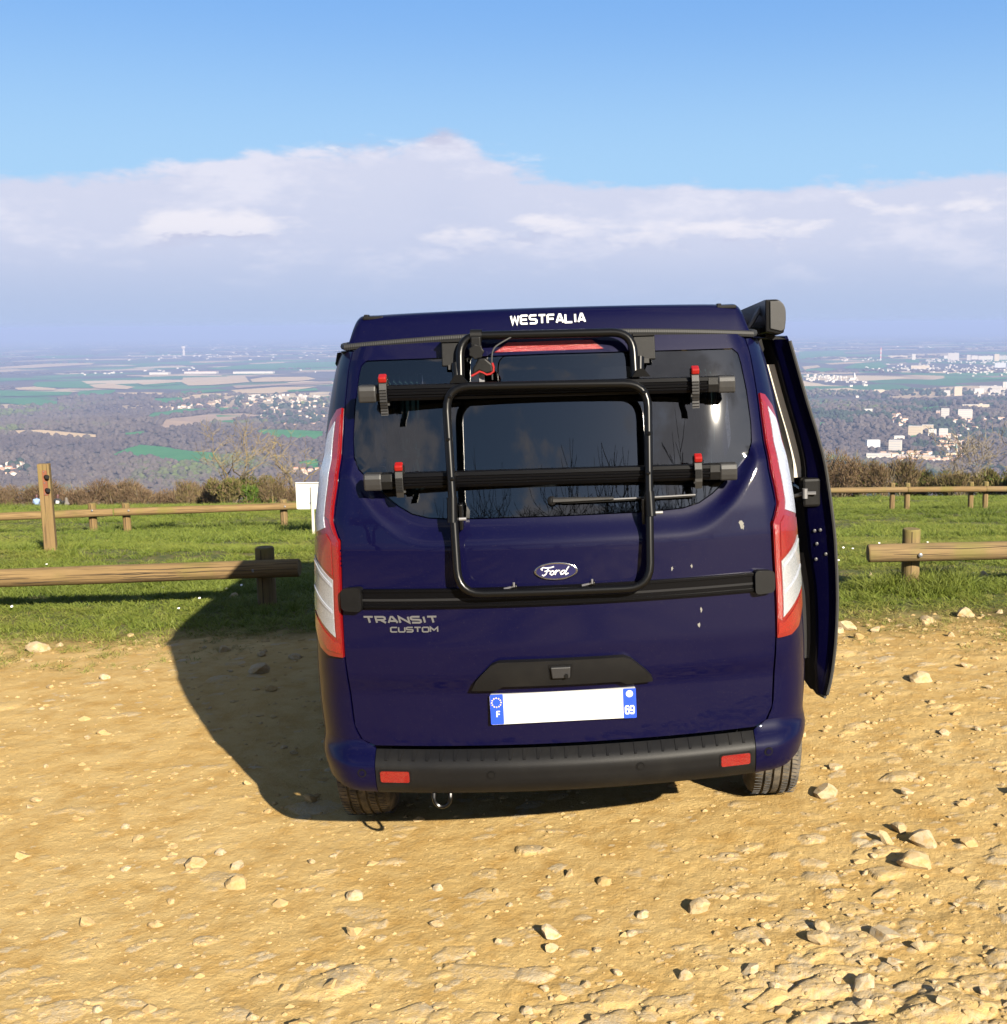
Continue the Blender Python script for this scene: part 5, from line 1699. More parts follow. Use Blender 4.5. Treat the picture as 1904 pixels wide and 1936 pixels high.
def build_dirt():
    nu, ny = 1080, 660
    us = np.linspace(U0, U1, nu)
    ys = np.geomspace(Y0, Y1, ny)
    U, Y = np.meshgrid(us, ys)
    X = U * Y
    Z = H(X, Y)
    ed = sstep(0, 0.03, U - U0) * sstep(0, 0.03, U1 - U) * sstep(0, 0.1, Y - Y0) * sstep(0, 0.25, Y1 - Y)
    rk = rocky(X, Y)
    rel = 0.009 * fbm(X / 0.75, Y / 0.55, 3, 41) + 0.020 * fbm(X / 0.17 + Y, Y / 0.11, 3, 42) * (0.10 + rk) + 0.006 * fbm(X / 0.03, Y / 0.03, 3, 43) * (0.5 + rk)
    S = np.zeros_like(Z)
    r_ = np.random.RandomState(77)
    n = 6900
    for i in range(n):
        yy = math.exp(r_.uniform(math.log(2.5), math.log(8.5)))
        uu = r_.uniform(U0, U1)
        xx = uu * yy
        k = float(rocky(np.array([xx]), np.array([yy]))[0])
        if r_.rand() > k * 1.25:
            r_.rand(6)
            continue
        a = 0.0215 * math.exp(r_.normal(0.30, 0.52)) * (0.7 + 0.5 * k)
        if r_.rand() < 0.06 and k > 0.4:
            a *= 2.0
        a = min(a, 0.15)
        b_ = a * r_.uniform(0.38, 0.8)
        th = r_.normal(0.28, 0.35)
        hgt = b_ * r_.uniform(0.10, 0.30) * (0.35 + 0.8 * k)
        tx, ty = r_.normal(0, 0.10), r_.normal(0.05, 0.10)
        m_ = a * 1.5
        j0, j1 = np.searchsorted(ys, [yy - m_, yy + m_])
        i0, i1 = np.searchsorted(us, [(xx - m_) / yy, (xx + m_) / yy])
        if j1 - j0 < 2 or i1 - i0 < 2:
            continue
        dx_, dy_ = X[j0:j1, i0:i1] - xx, Y[j0:j1, i0:i1] - yy
        ca, sa = math.cos(th), math.sin(th)
        p, q = dx_ * ca + dy_ * sa, -dx_ * sa + dy_ * ca
        ph = r_.rand() * 6.28
        kk = r_.randint(5, 8)
        d = np.zeros_like(p)
        for e_ in range(kk):
            an = ph + 6.283 * (e_ + r_.uniform(-0.3, 0.3)) / kk
            d = np.maximum(d, (p / a * math.cos(an) + q / b_ * math.sin(an)) / r_.uniform(0.70, 1.0))
        d = d + 0.16 * fbm(dx_ / 0.022 + i, dy_ / 0.022, 2, 45)
        top = hgt * (1 - np.clip((d - 0.45) / 0.55, 0, 3) ** 2.0) + (dx_ * tx + dy_ * ty) * 0.6 + 0.0035 * b_ / 0.05 * fbm(dx_ / 0.05 + i, dy_ / 0.03, 4, 44)
        base = rel[j0:j1, i0:i1]
        c0 = float(np.median(base))
        cand_ = c0 + top
        up = (cand_ > base) & (d < 1.15)
        base[up] = cand_[up]
        S[j0:j1, i0:i1][up] = 1.0
        # a little soil scooped away along the rim
        rim = np.exp(-((d - 1.08) / 0.10) ** 2) * (~up)
        base -= rim * hgt * 0.18
    g = sstep(0.25, 1.0, Y - grass_edge(X) + 0.5 * fbm(X / 0.25, Y / 0.2, 3, 47))
    # wheel pads: the tyres press the ground flat
    Mi = VAN.matrix_world.inverted()
    for wx, wy in ((-0.855, 0.98), (0.865, 0.98)):
        c = VAN.matrix_world @ Vector((wx, wy, 0))
        k = np.exp(-(((X - c.x) / 0.16) ** 4 + ((Y - c.y) / 0.20) ** 4))
        rel = rel * (1 - k) + (-0.004) * k
        S = S * (1 - k)
    Z = Z + rel * ed - 0.14 * (1 - ed)
    idx = np.arange(nu * ny).reshape(ny, nu)
    F = np.stack([idx[:-1, :-1], idx[:-1, 1:], idx[1:, 1:], idx[1:, :-1]], -1).reshape(-1, 4)
    o = np_mesh('dirt_ground', np.stack([X, Y, Z], -1).reshape(-1, 3), F, M_DIRT, smooth=True,
                attrs={'stone': ('FLOAT', S.ravel()), 'grass': ('FLOAT', g.ravel())})
    tag(o, kind='structure')
    return us, ys, Z
D_US, D_YS, D_Z = build_dirt()
def dirt_h(x, y):
    i = int(np.clip(np.searchsorted(D_US, x / y), 1, len(D_US) - 1))
    j = int(np.clip(np.searchsorted(D_YS, y), 1, len(D_YS) - 1))
    return float(D_Z[j, i])

# ------------------------------------------------------------------ loose stones
def rockm(t, b):
    P = oco(t)
    r_ = orand(t)
    n1 = t.noise(P, 2.2, 6.0, 0.65)
    n2 = t.noise(P, 14.0, 4.0, 0.7)
    c = t.mix(r_, (0.39, 0.275, 0.125), (0.43, 0.36, 0.25))
    c = t.mix(t.mapr(n1, 0.4, 0.75), c, (0.37, 0.235, 0.085))
    c = t.mix(t.mapr(n2, 0.5, 0.8, 0.0, 0.5), c, (0.31, 0.25, 0.18))
    t.l.new(c, b.inputs['Base Color'])
    bump(t, b, t.math('ADD', n1, t.math('MULTIPLY', n2, 0.4)), 0.006, 0.8)
M_ROCK = mat('limestone', rough=0.92, spec=0.15, fn=rockm)
def rock_mesh(seed, sub_=2):
    r_ = random.Random(seed)
    bm = bmesh.new()
    bmesh.ops.create_icosphere(bm, subdivisions=sub_, radius=1.0)
    pl = [(Vector((r_.gauss(0, 1), r_.gauss(0, 1), r_.gauss(0, 0.8))).normalized(), r_.uniform(0.45, 0.86)) for _ in range(11)]
    ax, ay, az_ = r_.uniform(0.9, 1.25), r_.uniform(0.62, 0.95), r_.uniform(0.45, 0.75)
    for v in bm.verts:
        for nrm, d in pl:
            k = v.co.dot(nrm) - d
            if k > 0:
                v.co -= nrm * k
        v.co += Vector((r_.uniform(-1, 1), r_.uniform(-1, 1), r_.uniform(-1, 1))) * 0.035
        v.co = Vector((v.co.x * ax, v.co.y * ay, v.co.z * az_))
    me = bpy.data.meshes.new('stone')
    bm.to_mesh(me)
    bm.free()
    me.materials.append(M_ROCK)
    me.polygons.foreach_set('use_smooth', [True] * len(me.polygons))
    try:
        me.set_sharp_from_angle(angle=R(20))
    except Exception:
        pass
    return me
ROCKS = [rock_mesh(100 + i) for i in range(10)]
# the stones one can pick out: (x, y, half width, label)
BIG = [
 (-0.98, 3.86, 0.062, 'large pale angular stone lying alone on the smooth dirt'),
 (1.62, 6.55, 0.085, 'blocky pale stone casting a long shadow on the open dirt'),
 (0.835, 4.95, 0.075, 'flat stone beside the right rear tyre'),
 (0.98, 4.46, 0.050, 'upright stone at the edge of the stone heap'),
 (1.06, 4.56, 0.075, 'biggest pale stone of the stone heap'),
 (1.13, 4.43, 0.088, 'long low stone in front of the stone heap'),
 (1.30, 4.42, 0.050, 'small block at the end of the stone heap'),
 (1.05, 4.25, 0.085, 'slab half sunk below the stone heap'),
 (0.22, 3.95, 0.058, 'rounded stone with a flat top in the stony foreground'),
 (-0.30, 3.80, 0.056, 'tilted stone above its smaller twin'),
 (-0.285, 3.71, 0.046, 'smaller twin below the tilted stone'),
 (0.63, 3.79, 0.044, 'brown tinted stone perched on another stone'),
 (0.61, 3.71, 0.060, 'stone carrying a brown tinted one'),
 (0.82, 3.72, 0.085, 'long rectangular stone in the stony foreground'),
 (0.92, 3.65, 0.042, 'small stone leaning at the long rectangular one'),
 (0.15, 3.52, 0.042, 'square stone with a small one on its back'),
 (0.36, 3.54, 0.040, 'round stone on the flat dirt patch'),
 (-1.45, 5.05, 0.048, 'pointed stone by the edge of the van shadow'),
 (-2.33, 7.15, 0.085, 'round pale stone beside the grass edge in the sun'),
 (-1.62, 6.20, 0.062, 'pale flat stone at the rim of the van shadow'),
 (0.92, 5.25, 0.055, 'stone lying behind the right rear tyre'),
 (1.66, 4.86, 0.075, 'wide stone near the heap with a shaded flank'),
 (-1.75, 4.45, 0.060, 'broad stone partly buried in sandy dirt'),
]
STONES = []
def put_stone(x, y, s, seed, label, group=None, sink=0.25):
    r_ = random.Random(seed)
    o = bpy.data.objects.new('stone', ROCKS[seed % len(ROCKS)])
    z = dirt_h(x, y) if Y0 + 0.1 < y < Y1 - 0.3 else Hs(x, y)
    o.location = (x, y, z + s * 0.55 * (1 - 2 * sink) * 0.75)
    k = s * r_.uniform(0.9, 1.1)
    o.scale = (k, k, k * r_.uniform(0.85, 1.15))
    o.rotation_euler = (r_.gauss(0, 0.25), r_.gauss(0, 0.25), r_.uniform(-0.6, 0.6) + r_.choice((0, math.pi)))
    link(o)
    tag(o, label, 'stone', group)
    STONES.append(o)
for i, (x, y, s, lab) in enumerate(BIG):
    put_stone(x, y, s * 0.80, i * 7 + 3, lab)
cnt = 0
k = 0
while cnt < 250 and k < 9000:
    k += 1
    y = math.exp(rnd.uniform(math.log(3.25), math.log(8.2)))
    x = rnd.uniform(-0.60, 0.36) * y
    w = float(rocky(np.array([x]), np.array([y]))[0])
    if rnd.random() > w ** 1.3:
        continue
    if -1.15 < x < 0.80 and 4.3 < y < 8.5:
        continue
    if min((x - b[0]) ** 2 + (y - b[1]) ** 2 for b in BIG) < 0.012:
        continue
    s = min(0.0105 * math.exp(rnd.gauss(0.28, 0.42)) * (0.7 + y / 9), 0.045)
    lab = 'small loose limestone on the dirt between the embedded slabs'
    put_stone(x, y, s, 200 + k, lab, 'small loose stones strewn over the dirt')
    cnt += 1
for i, (x, y) in enumerate([(-2.2, 7.5), (-2.75, 7.75), (-4.1, 7.95), (-3.6, 8.3), (1.35, 7.75), (1.42, 7.85), (1.6, 7.75), (2.0, 8.0), (2.3, 8.1), (1.45, 7.55), (-1.6, 7.45), (-1.85, 7.3), (-3.3, 9.6), (2.0, 9.9), (2.9, 9.7), (3.2, 9.5)]):
    put_stone(x, y, 0.045 + 0.03 * (i % 3) / 2, 900 + i, 'cream stone lying in the thin grass along the dirt edge', 'cream stones along the grass edge')

def pebbles():
    n = 14000
    y = np.exp(nr.uniform(math.log(2.6), math.log(8.2), n))
    x = nr.uniform(-0.92, 0.72, n) * y
    ok = nr.rand(n) < rocky(x, y) + 0.12
    x, y = x[ok], y[ok]
    n = len(x)
    s = 0.0045 * np.exp(nr.normal(0.2, 0.45, n)) * (0.7 + y / 8)
    ii = np.clip(np.searchsorted(D_US, x / y), 1, len(D_US) - 1)
    jj = np.clip(np.searchsorted(D_YS, y), 1, len(D_YS) - 1)
    P = np.stack([x, y, D_Z[jj, ii] - s * 0.1], 1)
    V = ICO_V[None] * (1 + 0.5 * (nr.rand(n, len(ICO_V), 1) - 0.5)) * s[:, None, None] * np.array([1.1, 0.9, 0.65]) + P[:, None]
    F = (ICO_F[None] + (np.arange(n) * len(ICO_V))[:, None, None]).reshape(-1, 3)
    o = np_mesh('pebbles', V.reshape(-1, 3), F, M_ROCK)
    tag(o, 'fine pebbles and grit scattered over the dirt', 'pebbles', kind='stuff')
pebbles()

# ------------------------------------------------------------------ grass
def grassm(cols):
    def fn(t, b):
        r_ = attr(t, 'gcol')
        r_ = t.add('ShaderNodeAttribute', attribute_name='gcol', attribute_type='INSTANCER').outputs['Fac']
        c = t.ramp(r_, cols)
        tp = attr(t, 'tip').outputs['Fac']
        c = t.mix(t.math('MULTIPLY', tp, 0.40), c, (0.26, 0.26, 0.06))
        t.l.new(c, b.inputs['Base Color'])
        out = next(n for n in t.n if n.type == 'OUTPUT_MATERIAL')
        tl = t.add('ShaderNodeBsdfTranslucent', {'Color': c})
        mx = t.add('ShaderNodeMixShader')
        mx.inputs[0].default_value = 0.28
        t.l.new(b.outputs[0], mx.inputs[1])
        t.l.new(tl.outputs[0], mx.inputs[2])
        t.l.new(mx.outputs[0], out.inputs[0])
    return fn
GC = [(0.0, (0.065, 0.115, 0.012)), (0.35, (0.115, 0.165, 0.018)), (0.65, (0.18, 0.205, 0.032)), (0.85, (0.27, 0.235, 0.07)), (1.0, (0.32, 0.25, 0.10))]
M_GRASS = mat('grass', rough=0.6, spec=0.25, fn=grassm(GC))
def tuft(seed, nb=24, h=0.085, spread=0.06, w=0.0045, lean=0.5):
    r_ = random.Random(seed)
    V, F, T = [], [], []
    for _ in range(nb):
        a = r_.uniform(0, 6.28)
        rr = spread * math.sqrt(r_.random())
        bx, by = rr * math.cos(a), rr * math.sin(a)
        hh = h * r_.uniform(0.45, 1.15)
        la = a + r_.gauss(0, 0.9)
        ln = hh * r_.uniform(0.15, lean * 1.6)
        wa = r_.uniform(0, 6.28)
        wx, wy = math.cos(wa) * w, math.sin(wa) * w
        n = len(V)
        for t in (0.0, 0.5, 0.85):
            cx, cy = bx + math.cos(la) * ln * t ** 1.8, by + math.sin(la) * ln * t ** 1.8
            k = 1 - t * 0.65
            V += [(cx - wx * k, cy - wy * k, hh * t * (1 - 0.12 * t)), (cx + wx * k, cy + wy * k, hh * t * (1 - 0.12 * t))]
            T += [t, t]
        V.append((bx + math.cos(la) * ln, by + math.sin(la) * ln, hh * 0.92))
        T.append(1.0)
        F += [[n, n + 1, n + 3, n + 2], [n + 2, n + 3, n + 5, n + 4], [n + 4, n + 5, n + 6]]
    me = bpy.data.meshes.new('tuft')
    me.from_pydata(V, [], F)
    a = me.attributes.new('tip', 'FLOAT', 'POINT')
    a.data.foreach_set('value', np.array(T, dtype=np.float32))
    me.materials.append(M_GRASS)
    me.update()
    return bpy.data.objects.new('tuft', me)

def scatter(name, objs, P, rot, scale, col_attr, idx):
    coll = bpy.data.collections.new(name + '_parts')
    for o in objs:
        coll.objects.link(o)
    me = bpy.data.meshes.new(name)
    me.vertices.add(len(P))
    me.vertices.foreach_set('co', np.asarray(P, np.float32).ravel())
    for an, typ, d in (('rot', 'FLOAT_VECTOR', rot), ('scl', 'FLOAT_VECTOR', scale), ('gcol', 'FLOAT', col_attr)):
        a = me.attributes.new(an, typ, 'POINT')
        a.data.foreach_set('vector' if typ == 'FLOAT_VECTOR' else 'value', np.asarray(d, np.float32).ravel())
    a = me.attributes.new('pick', 'INT', 'POINT')
    a.data.foreach_set('value', np.asarray(idx, np.int32))
    o = bpy.data.objects.new(name, me)
    link(o)
    ng = bpy.data.node_groups.new(name + '_scatter', 'GeometryNodeTree')
    ng.interface.new_socket('Geometry', in_out='INPUT', socket_type='NodeSocketGeometry')
    ng.interface.new_socket('Geometry', in_out='OUTPUT', socket_type='NodeSocketGeometry')
    N = ng.nodes
    gi, go = N.new('NodeGroupInput'), N.new('NodeGroupOutput')
    ci = N.new('GeometryNodeCollectionInfo')
    ci.inputs[0].default_value = coll
    ci.inputs['Separate Children'].default_value = True
    ci.inputs['Reset Children'].default_value = True
    ip = N.new('GeometryNodeInstanceOnPoints')
    ip.inputs['Pick Instance'].default_value = True
    def na(n_, typ):
        q = N.new('GeometryNodeInputNamedAttribute')
        q.data_type = typ
        q.inputs[0].default_value = n_
        return q.outputs[0]
    L = ng.links
    L.new(gi.outputs[0], ip.inputs['Points'])
    L.new(ci.outputs[0], ip.inputs['Instance'])
    L.new(na('pick', 'INT'), ip.inputs['Instance Index'])
    L.new(na('rot', 'FLOAT_VECTOR'), ip.inputs['Rotation'])
    L.new(na('scl', 'FLOAT_VECTOR'), ip.inputs['Scale'])
    L.new(ip.outputs[0], go.inputs[0])
    md = o.modifiers.new('scatter', 'NODES')
    md.node_group = ng
    return o

def build_grass():
    near = [tuft(i, 26, 0.075, 0.065, 0.0030, 0.75) for i in range(5)] + [tuft(20 + i, 34, 0.12, 0.07, 0.0034, 0.9) for i in range(2)]
    zones = ((7.0, 14.0, 30000, 1.0), (14.0, 32.0, 34000, 1.55), (32.0, 100.0, 36000, 2.6))
    Ps, Rs, Ss, Cs, Is = [], [], [], [], []
    for y0_, y1_, n, sc_ in zones:
        y = np.sqrt(nr.uniform(y0_ ** 2, y1_ ** 2, n))
        x = nr.uniform(-0.80, 0.60, n) * y
        e = y - grass_edge(x)
        dens = sstep(-0.55, 0.75, e + 0.7 * fbm(x / 0.45, y / 0.3, 3, 63))
        bare = fbm(x / 1.3, y / 0.8, 4, 60)
        dens = dens * (1 - 0.92 * sstep(0.06, 0.18, bare) * (y < 26))
        # worn strip along the dirt
        dens *= 0.35 + 0.65 * sstep(0.2, 1.6, e + 0.5 * fbm(x / 0.7, y / 0.5, 3, 61))
        ok = nr.rand(n) < dens
        x, y, e = x[ok], y[ok], e[ok]
        n = len(x)
        lush = fbm(x / 1.6, y / 0.9, 4, 62)
        bank = np.exp(-((y - 18.3) / 2.0) ** 2) * (x < -3) + np.exp(-((y - 22.5) / 2.2) ** 2) * (x > 2)
        hgt = np.clip(0.50 + 1.7 * lush + 0.2 * bank * (nr.rand(n)) , 0.20, 1.15) * 0.80 * (0.50 + 0.50 * sstep(0.2, 1.5, e))
        big = (np.hypot(x + 6.1, y - 12.3) < 0.5) | (np.hypot(x - 2.16, y - 9.2) < 0.45) | (np.hypot(x + 2.9, y - 9.2) < 0.35)
        hgt[big] *= 1.6
        z = np.where((y < Y1 - 0.4), H(x, y) - 0.004, H(x, y))
        Ps.append(np.stack([x, y, z], 1))
        Rs.append(np.stack([nr.normal(0, 0.12, n), nr.normal(0, 0.12, n), nr.uniform(0, 6.28, n)], 1))
        s = sc_ * nr.uniform(0.75, 1.3, n)
        Ss.append(np.stack([s, s, s ** 0.5 * hgt * 1.15], 1))
        dry = np.clip(0.40 - 0.9 * lush + 0.55 * sstep(1.5, 0.1, e) + nr.normal(0, 0.13, n) - 0.2 * bank, 0, 1)
        Cs.append(dry)
        Is.append(np.where(hgt > 0.78, nr.randint(5, 7, n), nr.randint(0, 5, n)))
    o = scatter('grass', near, np.concatenate(Ps), np.concatenate(Rs), np.concatenate(Ss), np.concatenate(Cs), np.concatenate(Is))
    tag(o, 'short green and straw coloured meadow grass', 'grass', kind='stuff')
    # daisies
    M_DAISY = mat('daisy', (0.85, 0.83, 0.80), 0.7)
    mb = MB()
    n = 150
    for i in range(n):
        y = rnd.uniform(8.6, 12.5)
        x = rnd.uniform(-0.62, 0.40) * y
        if fbm(np.array([x / 1.0]), np.array([y / 0.7]), 3, 70)[0] < 0.02:
            continue
        z = Hs(x, y) + rnd.uniform(0.03, 0.07)
        mb.lathe([(0.0001, 0.004), (0.011, 0.002), (0.010, -0.002)], Matrix.Translation((x, y, z)) @ Matrix.Rotation(rnd.uniform(0, 0.8), 4, 'X'), 6)
    tag(mb.build('daisies', M_DAISY), 'tiny white daisies dotted through the short grass', 'daisies', kind='stuff')
build_grass()

# ------------------------------------------------------------------ timber
def woodm2(moss, up=False):
    def fn(t, b):
        P = oco(t)
        if up:
            P = t.add('ShaderNodeMapping', {'Vector': P, 'Rotation': (0.0, math.pi / 2, 0.0)}).outputs[0]
        r_ = orand(t)
        g = t.noise(scalev(t, P, (3.0, 30.0, 30.0)), 1.0, 6.0, 0.65)
        gr = t.noise(scalev(t, P, (1.5, 90.0, 90.0)), 1.0, 4.0, 0.6)
        n = t.noise(P, 2.0, 4.0)
        c = t.mix(g, (0.085, 0.052, 0.021), (0.27, 0.18, 0.080))
        c = t.mix(t.mapr(gr, 0.52, 0.64, 0.0, 0.8), c, (0.05, 0.03, 0.014))
        c = t.mix(t.mapr(n, 0.50, 0.72, 0.0, moss), c, (0.125, 0.118, 0.022))
        c = t.mix(t.math('MULTIPLY', r_, 0.15), c, (0.26, 0.21, 0.135))
        t.l.new(c, b.inputs['Base Color'])
        bump(t, b, t.math('ADD', g, gr), 0.006, 0.7)
    return fn
M_LOG = mat('weathered_log', rough=0.85, spec=0.2, fn=woodm2(0.65))
M_POSTW = mat('grey_timber', rough=0.85, spec=0.2, fn=woodm2(0.3, True))
M_CRACK = mat('wood_crack', (0.04, 0.025, 0.012), 0.95)

def log(name, a, b_, r, m_, parent, sides=20, crack=True):
    """a round timber lying along its own x axis, with slightly uneven girth and dished ends"""
    a, b_ = Vector(a), Vector(b_)
    L = (b_ - a).length
    n = max(6, int(L / 0.15))
    ph = rnd.uniform(0, 6)
    mb = MB()
    V, F = [], []
    pts = [(0.0, 0.90), (0.006, 0.98), (0.016, 1.0)] + [(L * i / n, 1.0) for i in range(1, n)] + [(L - 0.016, 1.0), (L - 0.006, 0.98), (L, 0.90)]
    for x, k in pts:
        for s in range(sides):
            an = 2 * math.pi * s / sides
            rr = r * k * (1 + 0.022 * math.sin(2 * an + ph + x) + 0.016 * math.sin(x * 3.1 + ph) + 0.010 * math.sin(5 * an - x * 2))
            V.append((x, rr * math.cos(an), rr * math.sin(an)))
    for i in range(len(pts) - 1):
        for s in range(sides):
            p, q = i * sides + s, i * sides + (s + 1) % sides
            F.append([p, q, q + sides, p + sides])
    F.append(list(range(sides))[::-1])
    F.append([(len(pts) - 1) * sides + s for s in range(sides)])
    o = mb.add(V, F).build(name, m_, parent, True)
    d = (b_ - a).normalized()
    o.matrix_world = Matrix.Translation(a) @ d.to_track_quat('X', 'Z').to_matrix().to_4x4()
    if parent is not None:
        o.matrix_world = Matrix.Translation(a - parent.location) @ d.to_track_quat('X', 'Z').to_matrix().to_4x4()
        o.parent = parent
    return o

def fence(name, label, posts, rails, pr, ph, bolts=True):
    root = empty(name, (posts[0][0], posts[0][1], Hs(*posts[0])))
    tag(root, label, 'fence')
    for (x, y) in posts:
        z = Hs(x, y)
        p = log('post', (x, y, z - 0.25), (x + rnd.uniform(-0.006, 0.006), y, z + ph), pr, M_LOG, root)
        # drying crack down the face and the bolt head
        base = Vector((x, y, z)) - root.location
        MB().box(base + Vector((rnd.uniform(-0.01, 0.015), -pr * 0.985, ph * 0.52)), (0.005, 0.006, ph * 0.9)).build('crack', M_CRACK, root)
    for (a, b_, rr) in rails:
        log('rail', a, b_, rr, M_LOG, root)
    return root

def bolt(root, x, y, z, r=0.014):
    MB().lathe([(r, 0), (r, 0.006), (r * 0.5, 0.011)], Matrix.Translation(Vector((x, y, z)) - root.location) @ Matrix.Rotation(R(90), 4, 'X'), 12).build('bolt', M_STEEL, root, True)

# near fence, left of the van
f1 = fence('log_fence', 'low log fence whose rail ends in the shadow of the van', [(-2.907, 9.22), (-5.9, 9.12)],
           [((-2.60, 9.09, 0.212), (-7.2, 8.95, 0.11), 0.070)], 0.072, 0.47)
def rail_cracks(root, a, b_, r, n, seed):
    r_ = random.Random(seed)
    a, b_ = Vector(a), Vector(b_)
    d = (b_ - a).normalized()
    up = Vector((0, 0, 1))
    fr = d.cross(up)
    if fr.y > 0:
        fr = -fr
    for i in range(n):
        t0 = r_.uniform(0.02, 0.8)
        L = r_.uniform(0.25, 0.9)
        an = r_.uniform(-0.5, 0.9)
        pts = []
        for k in range(6):
            q = a + d * min((b_ - a).length - 0.02, t0 * (b_ - a).length + L * k / 5)
            e = an + 0.06 * math.sin(k * 1.7 + i)
            pts.append(q + (fr * math.cos(e) + up * math.sin(e)) * r * 0.995 - root.location)
        MB().tube(pts, [0.001, 0.003, 0.0035, 0.003, 0.003, 0.001], 4).build('crack', M_CRACK, root)
rail_cracks(f1, (-2.60, 9.09, 0.212), (-7.2, 8.95, 0.11), 0.070, 12, 1)
bolt(f1, -2.94, 9.02, 0.205)
f2 = fence('log_fence', 'low log fence with a white bolt beyond the open van door', [(2.165, 9.22), (5.2, 9.25)], [((1.80, 9.08, 0.295), (6.3, 9.12, 0.36), 0.070)], 0.072, 0.475)
rail_cracks(f2, (1.80, 9.08, 0.295), (6.3, 9.12, 0.36), 0.070, 10, 2)
bolt(f2, 2.19, 9.008, 0.292, 0.017)
def rz(x, y, h): return Hs(x, y) + h
A = [(-8.72, 19.0), (-8.26, 19.2), (-6.0, 20.2), (-5.45, 20.45), (-13.0, 17.1)]
dirA = Vector((2.72, 1.2, 0)).normalized()
nA = Vector((dirA.y, -dirA.x, 0)) * 0.12
def onA(t): return (-8.72 + 2.72 * t + nA.x, 19.0 + 1.2 * t + nA.y)
def railpt(fn_, t, h):
    x, y = fn_(t)
    return (x, y, Hs(x, y) + h)
f3 = fence('log_fence', 'log fence on the bank behind the timber post, rails butted end to end', A,
           [(railpt(onA, -2.4, 0.10), railpt(onA, 0.10, 0.335), 0.062), (railpt(onA, 0.105, 0.335), railpt(onA, 1.75, 0.37), 0.062)], 0.062, 0.485)
for t in (0.0, 0.18, 1.0):
    x, y = onA(t)
    bolt(f3, x + dirA.y * 0.06, y - 0.062, Hs(x, y) + 0.37, 0.016)
B = [(5.23, 24.0), (5.53, 24.0), (6.85, 24.1), (7.13, 24.05), (3.1, 24.0), (9.6, 24.1)]
f4 = fence('log_fence', 'long log fence in front of the dark hedge beyond the open door', B,
           [((2.2, 23.86, -1.285), (5.50, 23.87, -1.275), 0.058), ((5.505, 23.87, -1.275), (7.10, 23.92, -1.28), 0.057), ((7.105, 23.92, -1.28), (10.5, 23.92, -1.30), 0.058)], 0.055, 0.585)
# ------------------------------------------------------------------ timber post with rusty plate
def marker_post():
    x, y = -6.11, 12.3
    z = Hs(x, y)
    rt = empty('timber_post', (x, y, z))
    M = Matrix.Rotation(R(14), 3, 'Z')
    o = MB().box((0, 0, 0.36), (0.113, 0.095, 1.14), M).build('post', M_POSTW, rt, bevel=0.006)
    rust = mat('rust', (0.30, 0.085, 0.028), 0.8, fn=lambda t, b: t.l.new(t.mix(t.noise(oco(t), 14.0, 5.0), (0.11, 0.028, 0.010), (0.22, 0.07, 0.026)), b.inputs['Base Color']))
    pl = MB().box(M @ Vector((0.010, -0.050, 0.735)), (0.044, 0.008, 0.26), M).build('rusty_plate', rust, rt)
    for dz in (0.80, 0.662):
        c = M @ Vector((0.022, -0.055, dz))
        d = Vector((0.62, -0.75, 0.05)).normalized()
        k = MB().tube([c, c + d * 0.055], 0.021, 16).build('black_knob', M_PLAST, rt, True)
    for dz in (0.852, 0.735, 0.62):
        c = M @ Vector((0.004, -0.055, dz))
        MB().lathe([(0.007, 0), (0.004, 0.005)], Matrix.Translation(c) @ Matrix.Rotation(R(90), 4, 'X'), 8).build('screw', M_STEEL, rt)
    tag(rt, 'square timber post with a rusty plate and two black knobs', 'post')
marker_post()

def white_panel():
    x, y = -4.64, 17.0
    z = Hs(x, y)
    rt = empty('notice_board', (x, y, z))
    wm = mat('white_board', (0.62, 0.61, 0.58), 0.6)
    h0 = -0.54 - z
    MB().box((0.08, 0.03, h0 + 0.195), (0.60, 0.012, 0.39)).build('panel', wm, rt)
    MB().box((0.08, 0.012, h0 + 0.385), (0.60, 0.03, 0.014)).build('panel_edge', wm, rt)
    MB().box((-0.215, 0.014, h0 + 0.19), (0.012, 0.026, 0.36)).build('panel_edge', wm, rt)
    MB().tube([(0.0, 0.0, -0.2), (0.012, -0.004, h0 + 0.33)], 0.021, 8).build('pole', mat('pale_pole', (0.62, 0.57, 0.47), 0.7), rt, True)
    MB().tube([(-0.024, 0, h0 + 0.10), (0.034, 0, h0 + 0.11)], 0.010, 6).build('clamp', M_STEEL, rt)
    tag(rt, 'back of a small white notice board on a thin pale pole beside the van', 'notice board')
white_panel()

# ------------------------------------------------------------------ bare trees and shrubs
def barkm(c1, c2, lich):
    def fn(t, b):
        P = geo(t)
        n = t.noise(P, 6.0, 5.0, 0.6)
        l = t.noise(P, 1.7, 3.0)
        c = t.mix(n, c1, c2)
        c = t.mix(t.mapr(l, 0.46, 0.62, 0.0, lich), c, (0.29, 0.215, 0.05))
        t.l.new(c, b.inputs['Base Color'])
    return fn
M_BARK = mat('lichen_bark', rough=0.95, spec=0.1, fn=barkm((0.11, 0.09, 0.065), (0.20, 0.165, 0.12), 0.5))
M_BARK2 = mat('dark_bark', rough=0.95, spec=0.1, fn=barkm((0.030, 0.024, 0.018), (0.06, 0.048, 0.036), 0.0))

